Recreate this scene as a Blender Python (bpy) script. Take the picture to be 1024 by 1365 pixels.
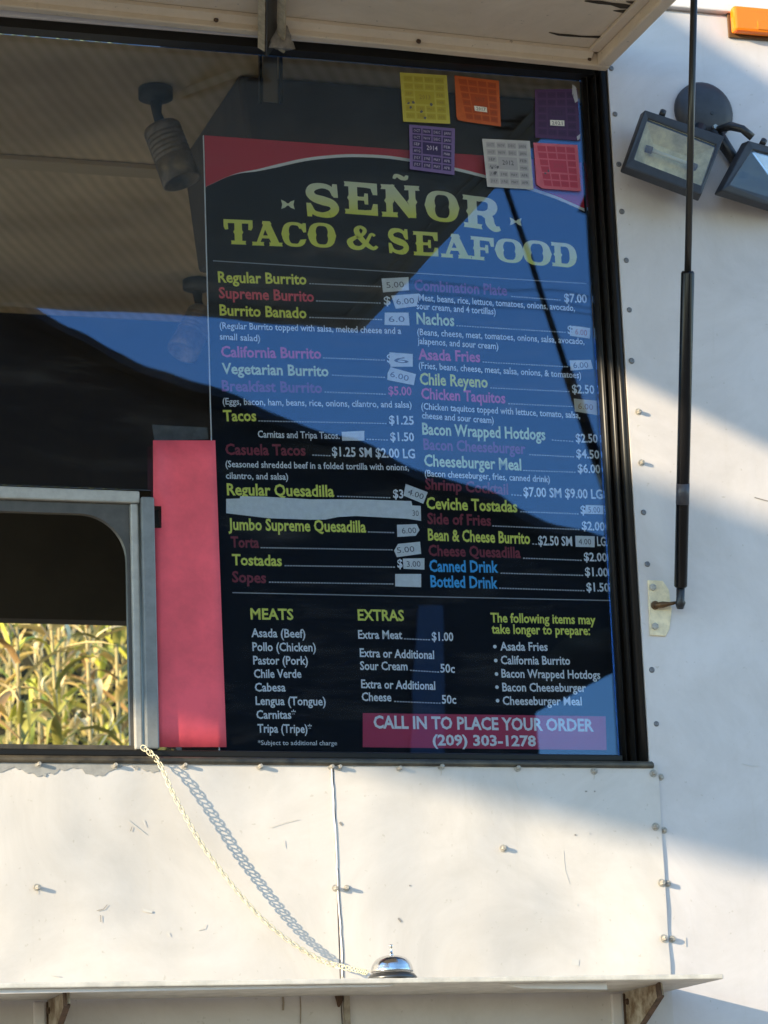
import bpy, bmesh, math, random
from mathutils import Vector, Matrix
R_ = random.Random(7)
scn = bpy.context.scene
COL = scn.collection
for o in list(bpy.data.objects):
    bpy.data.objects.remove(o)

# ------------------------------------------------------------------ camera
F = 4000.0; CX, CY = 512.0, 682.5
def nrm(v): v = Vector(v); v.normalize(); return v
_X = nrm((13500-CX, 1140-CY, F)); _Z = nrm((-250-CX, -15800-CY, F))
_Y = nrm(_Z.cross(_X)); _Z = nrm(_X.cross(_Y))
RIGHT = Vector((_X[0], _Y[0], _Z[0])); DOWN = Vector((_X[1], _Y[1], _Z[1])); FWD = Vector((_X[2], _Y[2], _Z[2]))
CAM = Vector((0, 0, 2.3)) - FWD*5.6
cd = bpy.data.cameras.new("camera"); cam = bpy.data.objects.new("camera", cd); COL.objects.link(cam)
cd.sensor_fit = 'HORIZONTAL'; cd.sensor_width = 36; cd.lens = F*36/1024
cd.clip_start = 0.05; cd.clip_end = 500
cam.matrix_world = Matrix(((RIGHT.x, -DOWN.x, -FWD.x, CAM.x), (RIGHT.y, -DOWN.y, -FWD.y, CAM.y), (RIGHT.z, -DOWN.z, -FWD.z, CAM.z), (0, 0, 0, 1)))
scn.camera = cam
cd.dof.use_dof = True; cd.dof.focus_distance = 5.6; cd.dof.aperture_fstop = 15.0
def at(u, v, y=0.0):
    """point of the plane at depth y that the photograph shows at pixel u, v"""
    d = RIGHT*((u-CX)/F) + DOWN*((v-CY)/F) + FWD
    return CAM + d*((y-CAM.y)/d.y)

# ------------------------------------------------------------------ light
SUN = nrm((2.5, 1.0, -0.62))
w = bpy.data.worlds.new("World"); scn.world = w; w.use_nodes = True
nt = w.node_tree; nt.nodes.clear()
sky = nt.nodes.new('ShaderNodeTexSky'); sky.sky_type = 'NISHITA'; sky.sun_disc = False
sky.sun_elevation = math.asin(-SUN.z); sky.sun_rotation = math.atan2(-SUN.x, -SUN.y)
sky.air_density = 1.0; sky.dust_density = 0.0; sky.ozone_density = 3.0
bg = nt.nodes.new('ShaderNodeBackground'); bg.inputs['Strength'].default_value = 0.15
out = nt.nodes.new('ShaderNodeOutputWorld')
nt.links.new(sky.outputs[0], bg.inputs[0]); nt.links.new(bg.outputs[0], out.inputs[0])
sl = bpy.data.lights.new("sun", 'SUN'); sl.energy = 2.65; sl.angle = math.radians(0.5); sl.color = (1, 0.82, 0.55)
so = bpy.data.objects.new("sun", sl); COL.objects.link(so); so.location = (-10, -4, 8)
so.rotation_euler = SUN.to_track_quat('-Z', 'Y').to_euler()
vs = scn.view_settings
vs.view_transform = 'Standard'; vs.look = 'None'; vs.gamma = 1; vs.exposure = 1.8; vs.use_curve_mapping = False
scn.render.engine = 'CYCLES'
scn.cycles.max_bounces = 8; scn.cycles.diffuse_bounces = 5; scn.cycles.transparent_max_bounces = 16

# ------------------------------------------------------------------ materials
MATS = {}
def mat(name, col, rough=0.6, metal=0.0, noise=0.0, nscale=12.0, bump=0.0, bscale=60.0, col2=None, spec=0.5, sheen=0):
    if name in MATS: return MATS[name]
    m = bpy.data.materials.new(name); m.use_nodes = True; n = m.node_tree; b = n.nodes['Principled BSDF']
    b.inputs['Base Color'].default_value = (*col, 1); b.inputs['Roughness'].default_value = rough
    b.inputs['Metallic'].default_value = metal; b.inputs['Specular IOR Level'].default_value = spec
    tc = n.nodes.new('ShaderNodeTexCoord')
    if noise > 0 or col2:
        t = n.nodes.new('ShaderNodeTexNoise'); t.inputs['Scale'].default_value = nscale; t.inputs['Detail'].default_value = 6
        t.inputs['Roughness'].default_value = 0.65
        n.links.new(tc.outputs['Object'], t.inputs['Vector'])
        cr = n.nodes.new('ShaderNodeValToRGB')
        c2 = col2 or tuple(c*(1-noise) for c in col)
        cr.color_ramp.elements[0].position = 0.35; cr.color_ramp.elements[0].color = (*c2, 1)
        cr.color_ramp.elements[1].position = 0.62; cr.color_ramp.elements[1].color = (*col, 1)
        n.links.new(t.outputs[0], cr.inputs[0]); n.links.new(cr.outputs[0], b.inputs['Base Color'])
    if bump > 0:
        t2 = n.nodes.new('ShaderNodeTexNoise'); t2.inputs['Scale'].default_value = bscale; t2.inputs['Detail'].default_value = 4
        n.links.new(tc.outputs['Object'], t2.inputs['Vector'])
        bp = n.nodes.new('ShaderNodeBump'); bp.inputs['Strength'].default_value = bump; bp.inputs['Distance'].default_value = 0.01
        n.links.new(t2.outputs[0], bp.inputs['Height']); n.links.new(bp.outputs[0], b.inputs['Normal'])
    MATS[name] = m
    return m

def painted_wall(name, col, dirt=(0.42, 0.38, 0.32), rough=0.45, wave=0.35):
    """white paint on sheet metal: large soft dents, fine orange peel, scuffs and rust-brown dirt specks"""
    m = bpy.data.materials.new(name); m.use_nodes = True; n = m.node_tree; b = n.nodes['Principled BSDF']; L = n.links.new
    tc = n.nodes.new('ShaderNodeTexCoord')
    def noise(scale, detail=5, rgh=0.6, vec=None, dist=0.0):
        t = n.nodes.new('ShaderNodeTexNoise'); t.inputs['Scale'].default_value = scale; t.inputs['Detail'].default_value = detail
        t.inputs['Roughness'].default_value = rgh; t.inputs['Distortion'].default_value = dist
        L(vec or tc.outputs['Object'], t.inputs['Vector']); return t.outputs[0]
    def ramp(src, p0, p1, c0, c1):
        r = n.nodes.new('ShaderNodeValToRGB'); r.color_ramp.elements[0].position = p0; r.color_ramp.elements[1].position = p1
        r.color_ramp.elements[0].color = (*c0, 1); r.color_ramp.elements[1].color = (*c1, 1); L(src, r.inputs[0]); return r.outputs[0]
    def mix(f, a, bb):
        x = n.nodes.new('ShaderNodeMix'); x.data_type = 'RGBA'; L(f, x.inputs[0]); L(a, x.inputs[6])
        if isinstance(bb, tuple): x.inputs[7].default_value = (*bb, 1)
        else: L(bb, x.inputs[7])
        return x.outputs[2]
    base = ramp(noise(3.4, 8, 0.72, None, 0.8), 0.32, 0.62, (col[0]*0.84, col[1]*0.83, col[2]*0.81), col)
    specks = ramp(noise(95, 2, 0.5), 0.71, 0.76, (0, 0, 0), (0.55, 0.55, 0.55))
    c1 = mix(specks, base, dirt)
    mp = n.nodes.new('ShaderNodeMapping'); mp.inputs['Scale'].default_value = (42, 42, 3.2); L(tc.outputs['Object'], mp.inputs[0])
    streak = ramp(noise(1.0, 4, 0.7, mp.outputs[0], 0.6), 0.60, 0.85, (0, 0, 0), (0.28, 0.28, 0.28))
    c2 = mix(streak, c1, tuple(c*1.1 for c in dirt))
    L(c2, b.inputs['Base Color']); b.inputs['Roughness'].default_value = rough
    h1 = noise(2.3, 2, 0.4); h2 = noise(240, 3, 0.5); h3 = noise(14, 3, 0.5)
    b1 = n.nodes.new('ShaderNodeBump'); b1.inputs['Strength'].default_value = wave; b1.inputs['Distance'].default_value = 0.05; L(h1, b1.inputs['Height'])
    b3 = n.nodes.new('ShaderNodeBump'); b3.inputs['Strength'].default_value = 0.12; b3.inputs['Distance'].default_value = 0.008; L(h3, b3.inputs['Height']); L(b1.outputs[0], b3.inputs['Normal'])
    b2 = n.nodes.new('ShaderNodeBump'); b2.inputs['Strength'].default_value = 0.10; b2.inputs['Distance'].default_value = 0.0006; L(h2, b2.inputs['Height']); L(b3.outputs[0], b2.inputs['Normal'])
    L(b2.outputs[0], b.inputs['Normal'])
    MATS[name] = m
    return m

M_wall = painted_wall('white painted sheet metal', (0.64, 0.60, 0.59), wave=0.40)
M_low = painted_wall('cream white painted sheet metal', (0.61, 0.57, 0.535), wave=0.85, rough=0.5)
M_under = painted_wall('aged cream paint', (0.70, 0.58, 0.43), (0.22, 0.17, 0.12), 0.6, 0.2)
M_frame = mat('black glossy aluminium', (0.012, 0.011, 0.010), 0.33, 0.0, spec=0.3)
M_bronze = mat('weathered bronze aluminium', (0.11, 0.088, 0.058), 0.5, 0.2, col2=(0.035, 0.030, 0.024), nscale=22)
M_steel = mat('dull steel', (0.42, 0.42, 0.40), 0.4, 0.7, noise=0.3, nscale=90)
M_screwg = mat('grey screw', (0.20, 0.20, 0.21), 0.5, 0.5, noise=0.3, nscale=200)
M_grey = mat('grey primer', (0.34, 0.33, 0.31), 0.7, noise=0.25, nscale=50)
M_white = mat('white paint', (0.70, 0.655, 0.63), 0.45, noise=0.08, nscale=30)
M_shelf = mat('worn white shelf paint', (0.62, 0.59, 0.53), 0.5, noise=0.25, nscale=25, bump=0.1)
M_rust = mat('rusty brown paint', (0.10, 0.055, 0.03), 0.8, noise=0.6, nscale=60, bump=0.3)
M_blk = mat('black plastic', (0.018, 0.019, 0.022), 0.38)
M_blkr = mat('black powder coat', (0.035, 0.037, 0.045), 0.5, noise=0.3, nscale=40)
M_chrome = mat('chrome', (0.72, 0.71, 0.69), 0.16, 1.0, bump=0.05, bscale=200)
M_crack = mat('exposed dark wood under peeling paint', (0.05, 0.035, 0.02), 0.9, noise=0.5, nscale=90)

def glass(name, fac=0.12, tint=(0.99, 1.0, 1.0), rough=0.0, gcol=(1, 1, 1), wavy=0):
    m = bpy.data.materials.new(name); m.use_nodes = True; n = m.node_tree; n.nodes.clear()
    o = n.nodes.new('ShaderNodeOutputMaterial'); mx = n.nodes.new('ShaderNodeMixShader'); t = n.nodes.new('ShaderNodeBsdfTransparent')
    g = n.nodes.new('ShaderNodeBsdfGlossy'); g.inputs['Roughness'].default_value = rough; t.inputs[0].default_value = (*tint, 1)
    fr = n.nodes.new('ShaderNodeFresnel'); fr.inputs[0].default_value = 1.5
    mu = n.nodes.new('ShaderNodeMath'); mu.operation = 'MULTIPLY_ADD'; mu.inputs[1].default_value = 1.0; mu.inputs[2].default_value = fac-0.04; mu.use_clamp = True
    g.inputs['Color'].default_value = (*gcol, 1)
    if wavy:
        tc = n.nodes.new('ShaderNodeTexCoord'); L = n.links.new
        t1 = n.nodes.new('ShaderNodeTexNoise'); t1.inputs['Scale'].default_value = 2.6; t1.inputs['Detail'].default_value = 2; L(tc.outputs['Object'], t1.inputs[0])
        bp = n.nodes.new('ShaderNodeBump'); bp.inputs['Strength'].default_value = 0.5; bp.inputs['Distance'].default_value = wavy; L(t1.outputs[0], bp.inputs['Height']); L(bp.outputs[0], g.inputs['Normal'])
        # wiped-on dust and smears
        mp = n.nodes.new('ShaderNodeMapping'); mp.inputs['Rotation'].default_value = (0, 0.5, 0); mp.inputs['Scale'].default_value = (3, 3, 14); L(tc.outputs['Object'], mp.inputs[0])
        t2 = n.nodes.new('ShaderNodeTexNoise'); t2.inputs['Scale'].default_value = 1.6; t2.inputs['Detail'].default_value = 7; t2.inputs['Roughness'].default_value = 0.7; L(mp.outputs[0], t2.inputs[0])
        r2 = n.nodes.new('ShaderNodeValToRGB'); r2.color_ramp.elements[0].position = 0.52; r2.color_ramp.elements[1].position = 0.90; r2.color_ramp.elements[1].color = (0.045, 0.045, 0.045, 1); L(t2.outputs[0], r2.inputs[0])
        df = n.nodes.new('ShaderNodeBsdfDiffuse'); df.inputs[0].default_value = (0.5, 0.46, 0.40, 1); m2 = n.nodes.new('ShaderNodeMixShader')
        L(r2.outputs[0], m2.inputs[0]); L(t.outputs[0], m2.inputs[1]); L(df.outputs[0], m2.inputs[2]); t = m2
    n.links.new(fr.outputs[0], mu.inputs[0]); n.links.new(mu.outputs[0], mx.inputs[0]); n.links.new(t.outputs[0], mx.inputs[1]); n.links.new(g.outputs[0], mx.inputs[2]); n.links.new(mx.outputs[0], o.inputs[0])
    return m
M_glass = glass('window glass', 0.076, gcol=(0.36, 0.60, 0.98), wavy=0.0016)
M_lglass = glass('lamp glass', 0.012)

# ------------------------------------------------------------------ builders
def link(name, me, m, parent=None):
    o = bpy.data.objects.new(name, me); COL.objects.link(o)
    if m is not None: me.materials.append(m)
    if parent is not None: o.parent = parent; o.matrix_parent_inverse = pinv(parent)
    return o
def pinv(p):
    mw = Matrix.Identity(4); q = p
    while q is not None:
        mw = Matrix.Translation(q.location) @ q.rotation_euler.to_matrix().to_4x4() @ (q.matrix_parent_inverse if q.parent else Matrix.Identity(4)) @ Matrix.Identity(4) if not q.parent else Matrix.Identity(4)
        q = None
    if p.parent is None: return mw.inverted()
    return Matrix.Identity(4)
def thing(name, label, cat, loc, group=None):
    o = bpy.data.objects.new(name, None); COL.objects.link(o); o.location = loc; o.empty_display_size = 0.05
    o['label'] = label; o['category'] = cat
    if group: o['group'] = group
    return o
def tag(o, label, cat, group=None):
    o['label'] = label; o['category'] = cat
    if group: o['group'] = group
    return o
def meshof(bm, smooth=False):
    bmesh.ops.recalc_face_normals(bm, faces=bm.faces)
    me = bpy.data.meshes.new('m'); bm.to_mesh(me); bm.free()
    if smooth:
        me.polygons.foreach_set('use_smooth', [True]*len(me.polygons))
    return me
def obj(name, bm, m, parent=None, smooth=False, bevel=0, label=None):
    if smooth == 'auto':
        for f in bm.faces: f.smooth = True
        for e in bm.edges:
            if len(e.link_faces) == 2 and e.calc_face_angle(0) > 0.6: e.smooth = False
        bmesh.ops.recalc_face_normals(bm, faces=bm.faces)
        me = bpy.data.meshes.new('m'); bm.to_mesh(me); bm.free()
    else:
        me = meshof(bm, smooth)
    me.name = name
    o = link(name, me, m, parent)
    if bevel:
        md = o.modifiers.new('bevel', 'BEVEL'); md.width = bevel; md.segments = 2; md.limit_method = 'ANGLE'
    if label: o['label'] = label
    return o
def box(bm, lo, hi):
    lo = Vector(lo); hi = Vector(hi)
    v = [bm.verts.new((x, y, z)) for x in (lo.x, hi.x) for y in (lo.y, hi.y) for z in (lo.z, hi.z)]
    for f in ((0, 1, 3, 2), (4, 6, 7, 5), (0, 4, 5, 1), (2, 3, 7, 6), (0, 2, 6, 4), (1, 5, 7, 3)):
        bm.faces.new([v[i] for i in f])
    return bm
def prism(bm, pts, off):
    """polygon pts extruded by vector off"""
    off = Vector(off); a = [bm.verts.new(p) for p in pts]; b = [bm.verts.new(Vector(p)+off) for p in pts]
    n = len(pts); bm.faces.new(a); bm.faces.new(b[::-1])
    for i in range(n): bm.faces.new((a[i], b[i], b[(i+1) % n], a[(i+1) % n]))
    return bm
def bar(bm, p, q, w, h, up=(0, 0, 1)):
    p = Vector(p); q = Vector(q); d = (q-p).normalized(); s = d.cross(Vector(up))
    if s.length < 1e-4: s = d.cross(Vector((0, 1, 0)))
    s.normalize(); u = s.cross(d)
    c = [s*(a*w/2)+u*(b*h/2) for a, b in ((-1, -1), (1, -1), (1, 1), (-1, 1))]
    return prism(bm, [p+k for k in c], q-p)
def tube(bm, pts, r, n=10, caps=True):
    pts = [Vector(p) for p in pts]; rs = r if isinstance(r, (list, tuple)) else [r]*len(pts)
    rings = []; ref = None
    for i, p in enumerate(pts):
        d = (pts[min(i+1, len(pts)-1)]-pts[max(i-1, 0)]).normalized()
        if ref is None: ref = Vector((0, 0, 1)) if abs(d.z) < 0.9 else Vector((1, 0, 0))
        s = (ref - d*ref.dot(d)).normalized(); ref = s; t = d.cross(s)
        rings.append([bm.verts.new(p+(s*math.cos(2*math.pi*k/n)+t*math.sin(2*math.pi*k/n))*rs[i]) for k in range(n)])
    for a, b in zip(rings, rings[1:]):
        for k in range(n): bm.faces.new((a[k], a[(k+1) % n], b[(k+1) % n], b[k]))
    if caps: bm.faces.new(rings[0][::-1]); bm.faces.new(rings[-1])
    return bm
def lathe(bm, c, axis, prof, n=20):
    """prof: list of (distance along axis, radius)"""
    axis = Vector(axis).normalized(); return tube_prof(bm, [Vector(c)+axis*h for h, r in prof], [r for h, r in prof], axis, n)
def tube_prof(bm, pts, rs, axis, n):
    ref = Vector((0, 0, 1)) if abs(axis.z) < 0.9 else Vector((1, 0, 0))
    s = (ref-axis*ref.dot(axis)).normalized(); t = axis.cross(s); rings = []
    for p, r in zip(pts, rs):
        rings.append([bm.verts.new(p+(s*math.cos(2*math.pi*k/n)+t*math.sin(2*math.pi*k/n))*max(r, 1e-5)) for k in range(n)])
    for a, b in zip(rings, rings[1:]):
        for k in range(n): bm.faces.new((a[k], a[(k+1) % n], b[(k+1) % n], b[k]))
    bm.faces.new(rings[0][::-1]); bm.faces.new(rings[-1])
    return bm
def B(): return bmesh.new()
def pxpoly(pts, y): return [at(u, v, y) for u, v in pts]
def smoothed(poly, steps=6):
    out = []
    n = len(poly)
    for i in range(n-1):
        p0 = poly[max(i-1, 0)]; p1 = poly[i]; p2 = poly[i+1]; p3 = poly[min(i+2, n-1)]
        for k in range(steps):
            t = k/steps
            out.append(tuple(0.5*((2*p1[j])+(-p0[j]+p2[j])*t+(2*p0[j]-5*p1[j]+4*p2[j]-p3[j])*t*t+(-p0[j]+3*p1[j]-3*p2[j]+p3[j])*t**3) for j in range(len(p1))))
    out.append(tuple(poly[-1])); return out

# lettering: a text turned into flat mesh, stretched between two points of the photograph
_fc = {}
def text_mesh(s, bold=0.0, res=2):
    key = (s, bold)
    if key in _fc: return _fc[key]
    cu = bpy.data.curves.new('t', 'FONT'); cu.body = s; cu.size = 1; cu.resolution_u = res; cu.offset = bold
    o = bpy.data.objects.new('t', cu); COL.objects.link(o)
    dg = bpy.context.evaluated_depsgraph_get(); dg.update()
    me = bpy.data.meshes.new_from_object(o.evaluated_get(dg))
    vs_ = [v.co.copy() for v in me.vertices]; fs = [tuple(p.vertices) for p in me.polygons]
    bpy.data.objects.remove(o); bpy.data.curves.remove(cu); bpy.data.meshes.remove(me)
    _fc[key] = (vs_, fs); return _fc[key]
CAPH = 0.729
_h = text_mesh('H'); CAPH = max(v.y for v in _h[0])
def letter(name, s, p0, p1, cap, m, y, parent, bold=0.015, res=2, grp=None):
    """p0,p1: pixels of the baseline's ends; cap: capital height in pixels"""
    vs_, fs = text_mesh(s, bold, res)
    if not vs_: return None
    x0 = min(v.x for v in vs_); x1 = max(v.x for v in vs_)
    A = at(*p0, y); Bp = at(*p1, y); ex = (Bp-A); wd = ex.length; ex.normalize(); ez = Vector((0, 0, 1)); ez = (ez-ex*ez.dot(ex)).normalized()
    sz = (at(p0[0], p0[1]-cap, y)-A).length/CAPH; sx = wd/(x1-x0)
    me = bpy.data.meshes.new(name)
    me.from_pydata([A+ex*((v.x-x0)*sx)+ez*(v.y*sz) for v in vs_], [], fs); me.update()
    return link(name, me, m, parent)

# ------------------------------------------------------------------ setting
gm = mat('dusty ground', (0.30, 0.25, 0.19), 0.95, noise=0.35, nscale=1.5, bump=0.3, bscale=20)
b = B(); box(b, (-60, -80, -0.2), (70, 90, 0.0)); g = obj('ground', b, gm); g['kind'] = 'structure'

# ------------------------------------------------------------------ the truck
X_L = -1.9; X_R = 0.503; Z_S = 1.835; Z_T = 3.20
truck = thing('food_truck', 'white riveted food truck side wall around the large menu window', 'food truck', (0, 0, 0))
# body behind the skin
b = B()
box(b, (-3.4, 0.004, 0.45), (2.6, 0.05, Z_S-0.012))          # below the window
box(b, (-3.4, 0.004, 0.45), (-3.3, 2.2, 0.5))
box(b, (X_R+0.004, 0.004, Z_S-0.010), (2.6, 0.05, 3.45))      # right of it
box(b, (-3.4, 0.004, Z_S-0.010), (X_L, 0.05, 3.45))
box(b, (X_L+0.001, 0.006, 3.235), (X_R+0.003, 0.05, 3.45))
obj('body_shell', b, M_white, truck)
b = B(); box(b, (-3.4, -0.003, 3.452), (2.6, 2.2, 3.50)); obj('roof', b, M_white, truck)
b = B(); box(b, (2.602, 0.004, 0.45), (2.65, 2.2, 3.45)); obj('end_wall', b, M_white, truck)
b = B(); box(b, (-3.46, 0.55, 0.81), (-3.401, 2.16, 3.449)); obj('end_wall', b, M_white, truck)
b = B(); box(b, (-3.4, 0.052, 0.75), (2.6, 2.098, 0.80)); obj('truck_floor', b, mat('interior floor', (0.50, 0.44, 0.34), 0.6), truck)

# ceiling of the interior with ribs
cm = bpy.data.materials.new('brown ceiling board'); cm.use_nodes = True
n_ = cm.node_tree; bs = n_.nodes['Principled BSDF']; tc_ = n_.nodes.new('ShaderNodeTexCoord')
mp_ = n_.nodes.new('ShaderNodeMapping'); mp_.inputs['Rotation'].default_value = (0, 0, 0.5); mp_.inputs['Scale'].default_value = (1, 1, 1)
wv = n_.nodes.new('ShaderNodeTexWave'); wv.inputs['Scale'].default_value = 11; wv.inputs['Distortion'].default_value = 1.5; wv.inputs['Detail'].default_value = 3
cr_ = n_.nodes.new('ShaderNodeValToRGB'); cr_.color_ramp.elements[0].color = (0.74, 0.55, 0.29, 1); cr_.color_ramp.elements[1].color = (0.88, 0.66, 0.37, 1)
nz = n_.nodes.new('ShaderNodeTexNoise'); nz.inputs['Scale'].default_value = 2.2; nz.inputs['Detail'].default_value = 5
mxc = n_.nodes.new('ShaderNodeMix'); mxc.data_type = 'RGBA'; mxc.blend_type = 'MULTIPLY'; mxc.inputs[0].default_value = 0.8
n_.links.new(tc_.outputs['Object'], mp_.inputs[0]); n_.links.new(mp_.outputs[0], wv.inputs[0]); n_.links.new(wv.outputs[0], cr_.inputs[0])
n_.links.new(tc_.outputs['Object'], nz.inputs[0]); n_.links.new(cr_.outputs[0], mxc.inputs[6])
rr = n_.nodes.new('ShaderNodeValToRGB'); rr.color_ramp.elements[0].position = 0.3; rr.color_ramp.elements[0].color = (0.42, 0.38, 0.34, 1); rr.color_ramp.elements[1].position = 0.65
n_.links.new(nz.outputs[0], rr.inputs[0]); n_.links.new(rr.outputs[0], mxc.inputs[7]); n_.links.new(mxc.outputs[2], bs.inputs['Base Color']); bs.inputs['Roughness'].default_value = 0.8
b = B(); box(b, (-3.3, 0.052, 3.33), (2.6, 0.995, 3.35)); obj('ceiling_panel', b, cm, truck)
b = B(); box(b, (-3.3, 1.005, 3.33), (2.6, 2.098, 3.35)); obj('ceiling_panel', b, cm, truck)
b = B(); box(b, (-3.3, 0.97, 3.318), (2.6, 1.03, 3.328)); obj('ceiling_strip', b, mat('brown trim', (0.58, 0.43, 0.23), 0.8), truck)
# dark hood box, added to darken the view above the menu
b = B(); hx = at(318, 120, 0.42).x; hz = at(318, 262, 0.42).z
prism(b, [Vector((hx, 0.42, 3.329)), Vector((hx+0.03, 0.42, hz)), Vector((1.2, 0.42, hz)), Vector((1.2, 0.42, 3.329))], (0, 0.5, 0)); obj('backing', b, mat('dark brown backing', (0.10, 0.078, 0.055), 0.6, noise=0.45, nscale=7), truck, bevel=0.01)
# far wall with the opening onto the plants
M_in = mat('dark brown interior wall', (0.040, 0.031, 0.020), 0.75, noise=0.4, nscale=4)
zo = at(90, 826, 2.1).z; xo = at(240, 900, 2.1).x; xl = at(-160, 900, 2.1).x
b = B()
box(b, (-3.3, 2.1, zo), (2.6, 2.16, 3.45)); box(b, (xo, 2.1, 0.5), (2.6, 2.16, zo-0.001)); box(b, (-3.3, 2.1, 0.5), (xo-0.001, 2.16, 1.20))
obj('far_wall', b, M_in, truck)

# skins of the near side
def skin(name, x0, x1, z0, z1, yf, m, jit=0.0, label=None):
    b = B(); n = 26
    xs0 = [x0 + (R_.uniform(-jit, jit) if jit else 0) for _ in range(n+1)]; xs1 = [x1 + (R_.uniform(-jit, jit) if jit else 0) for _ in range(n+1)]
    fr = []
    for i in range(n+1):
        z = z0+(z1-z0)*i/n
        fr.append((b.verts.new((xs0[i], yf, z)), b.verts.new((xs1[i], yf-(R_.uniform(0, jit) if jit else 0), z)), b.verts.new((xs1[i], 0.0035, z)), b.verts.new((xs0[i], 0.0035, z))))
    for a, c in zip(fr, fr[1:]):
        for k in range(4): b.faces.new((a[k], a[(k+1) % 4], c[(k+1) % 4], c[k]))
    b.faces.new(fr[0]); b.faces.new(fr[-1][::-1])
    return obj(name, b, m, truck, label=label)
ZB = 1.30
p_right = skin('wall_panel', X_R, 2.6, 0.6, 3.36, -0.002, M_wall, label='smooth white wall panel to the right of the window')
SX = at(449, 1160).x
p_left = skin('wall_panel', -2.6, SX-0.003, ZB-0.35, Z_S-0.008, -0.0045, M_low, 0.0004, label='cream panel below the window with the scratched marks')
p_mid = skin('wall_panel', SX, X_R+0.015, ZB-0.35, Z_S-0.008, -0.0055, M_low, 0.0010, label='bolted panel below the menu, between the two seams')
# roof trim lip on the right
b = B(); box(b, (X_R+0.02, -0.016, 3.365), (2.6, 0.003, 3.385)); obj('roof_trim', b, M_white, truck, bevel=0.003)
# bead along the middle seam
pts = []
for i in range(30):
    v = 1022+(1303-1022)*i/29; u = 443+(458-443)*i/29+R_.uniform(-0.7, 0.7); p = at(u, v, -0.0060); pts.append((p.x-0.001, -0.0060, p.z))
b = B(); tube(b, pts, 0.0017, 8); obj('seam_bead', b, M_white, truck, True)
pts = [(p[0]+0.0022, -0.0050, p[2]) for p in pts[14:]]
b = B(); tube(b, pts, 0.0010, 6); obj('seam_gap', b, M_rust, truck, True)
# ragged grey patch where the paint has gone below the sill
rg = []
for i in range(60):
    u = -40+(212+40)*i/59; v = 1029+5*math.sin(i*0.35)+R_.uniform(-2.5, 2.5) - max(0, (u-120))*0.06
    rg.append((u, v))
top = [(u, 1009.5+0.012*u) for u in (212, 100, -40)]
b = B(); prism(b, pxpoly(rg+top, -0.0052), (0, -0.0006, 0)); obj('bare_patch', b, M_grey, truck)
rg = [(470+i*12, 1022+0.012*i+R_.uniform(-2, 3)) for i in range(33)]
top = [(866, 1018.5), (470, 1013.5)]
b = B(); prism(b, pxpoly(rg+top, -0.0062), (0, -0.0004, 0)); obj('bare_patch', b, mat('light grey primer', (0.5, 0.48, 0.45), 0.7, noise=0.4, nscale=70), truck)
# scuff marks
def scuff(pp, wpx=1.0, m=None, y=-0.0066):
    b = B(); P = [at(u, v, y) for u, v in pp]
    for a, c in zip(P, P[1:]): bar(b, a, c, wpx*0.0014, 0.0003, (0, 1, 0))
    return obj('scuff', b, m or M_scuff, truck)
M_scuff = mat('dark scuff', (0.26, 0.24, 0.22), 0.8)
M_scuff2 = mat('faint scuff', (0.55, 0.53, 0.50), 0.8)
for pp, wp, mm in (([(170, 1093), (194, 1112)], .9, M_scuff2), ([(191, 1093), (194, 1102)], .8, M_scuff2), ([(174, 1108), (176, 1102)], 1, M_scuff),
                   ([(129, 1214), (138, 1212), (143, 1206)], .8, M_scuff), ([(134, 1220), (134.5, 1229)], 1, M_scuff), ([(191, 1213), (196, 1214.5), (203, 1216)], 3.0, M_scuff2),
                   ([(453, 1096), (456, 1100)], 2.8, M_scuff), ([(531, 1224), (535, 1229)], 2.6, M_scuff), ([(546, 1180), (547, 1181)], 2, M_scuff),
                   ([(360, 1103), (378, 1097), (398, 1092)], .5, M_scuff2), ([(378, 1120), (379, 1130)], .8, M_scuff2), ([(688, 1041), (695, 1060)], 1.6, M_scuff2),
                   ([(751, 1134), (753, 1160), (759, 1178)], .35, M_scuff2), ([(762, 1282), (772, 1284)], 8, M_scuff2), ([(780, 1055), (783, 1055)], 2, M_scuff), ([(792, 1055), (794, 1055)], 2, M_scuff),
                   ([(769, 1206), (771, 1207)], 2.4, M_scuff2), ([(766, 1113), (768, 1113)], 2, M_scuff), ([(785, 1111), (787, 1111)], 2, M_scuff2), ([(58, 1032), (61, 1034)], 4, M_grey), ([(180, 1024), (184, 1024)], 4, M_grey),
                   ([(68, 1300), (80, 1302)], 1.2, M_scuff2), ([(1006, 663), (1024, 668)], 1.4, M_scuff), ([(990, 1018), (1000, 1021), (1012, 1021)], .8, M_scuff2), ([(263, 1240), (272, 1238), (274, 1232)], .8, M_scuff2), ([(224, 1243), (226, 1248)], 1, M_scuff2),
                   ([(914, 1250), (914.5, 1262)], 1.5, M_scuff2)):
    yy = -0.0032 if pp[0][0] > 880 else -0.0066
    scuff(pp, wp, mm, yy)

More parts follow.
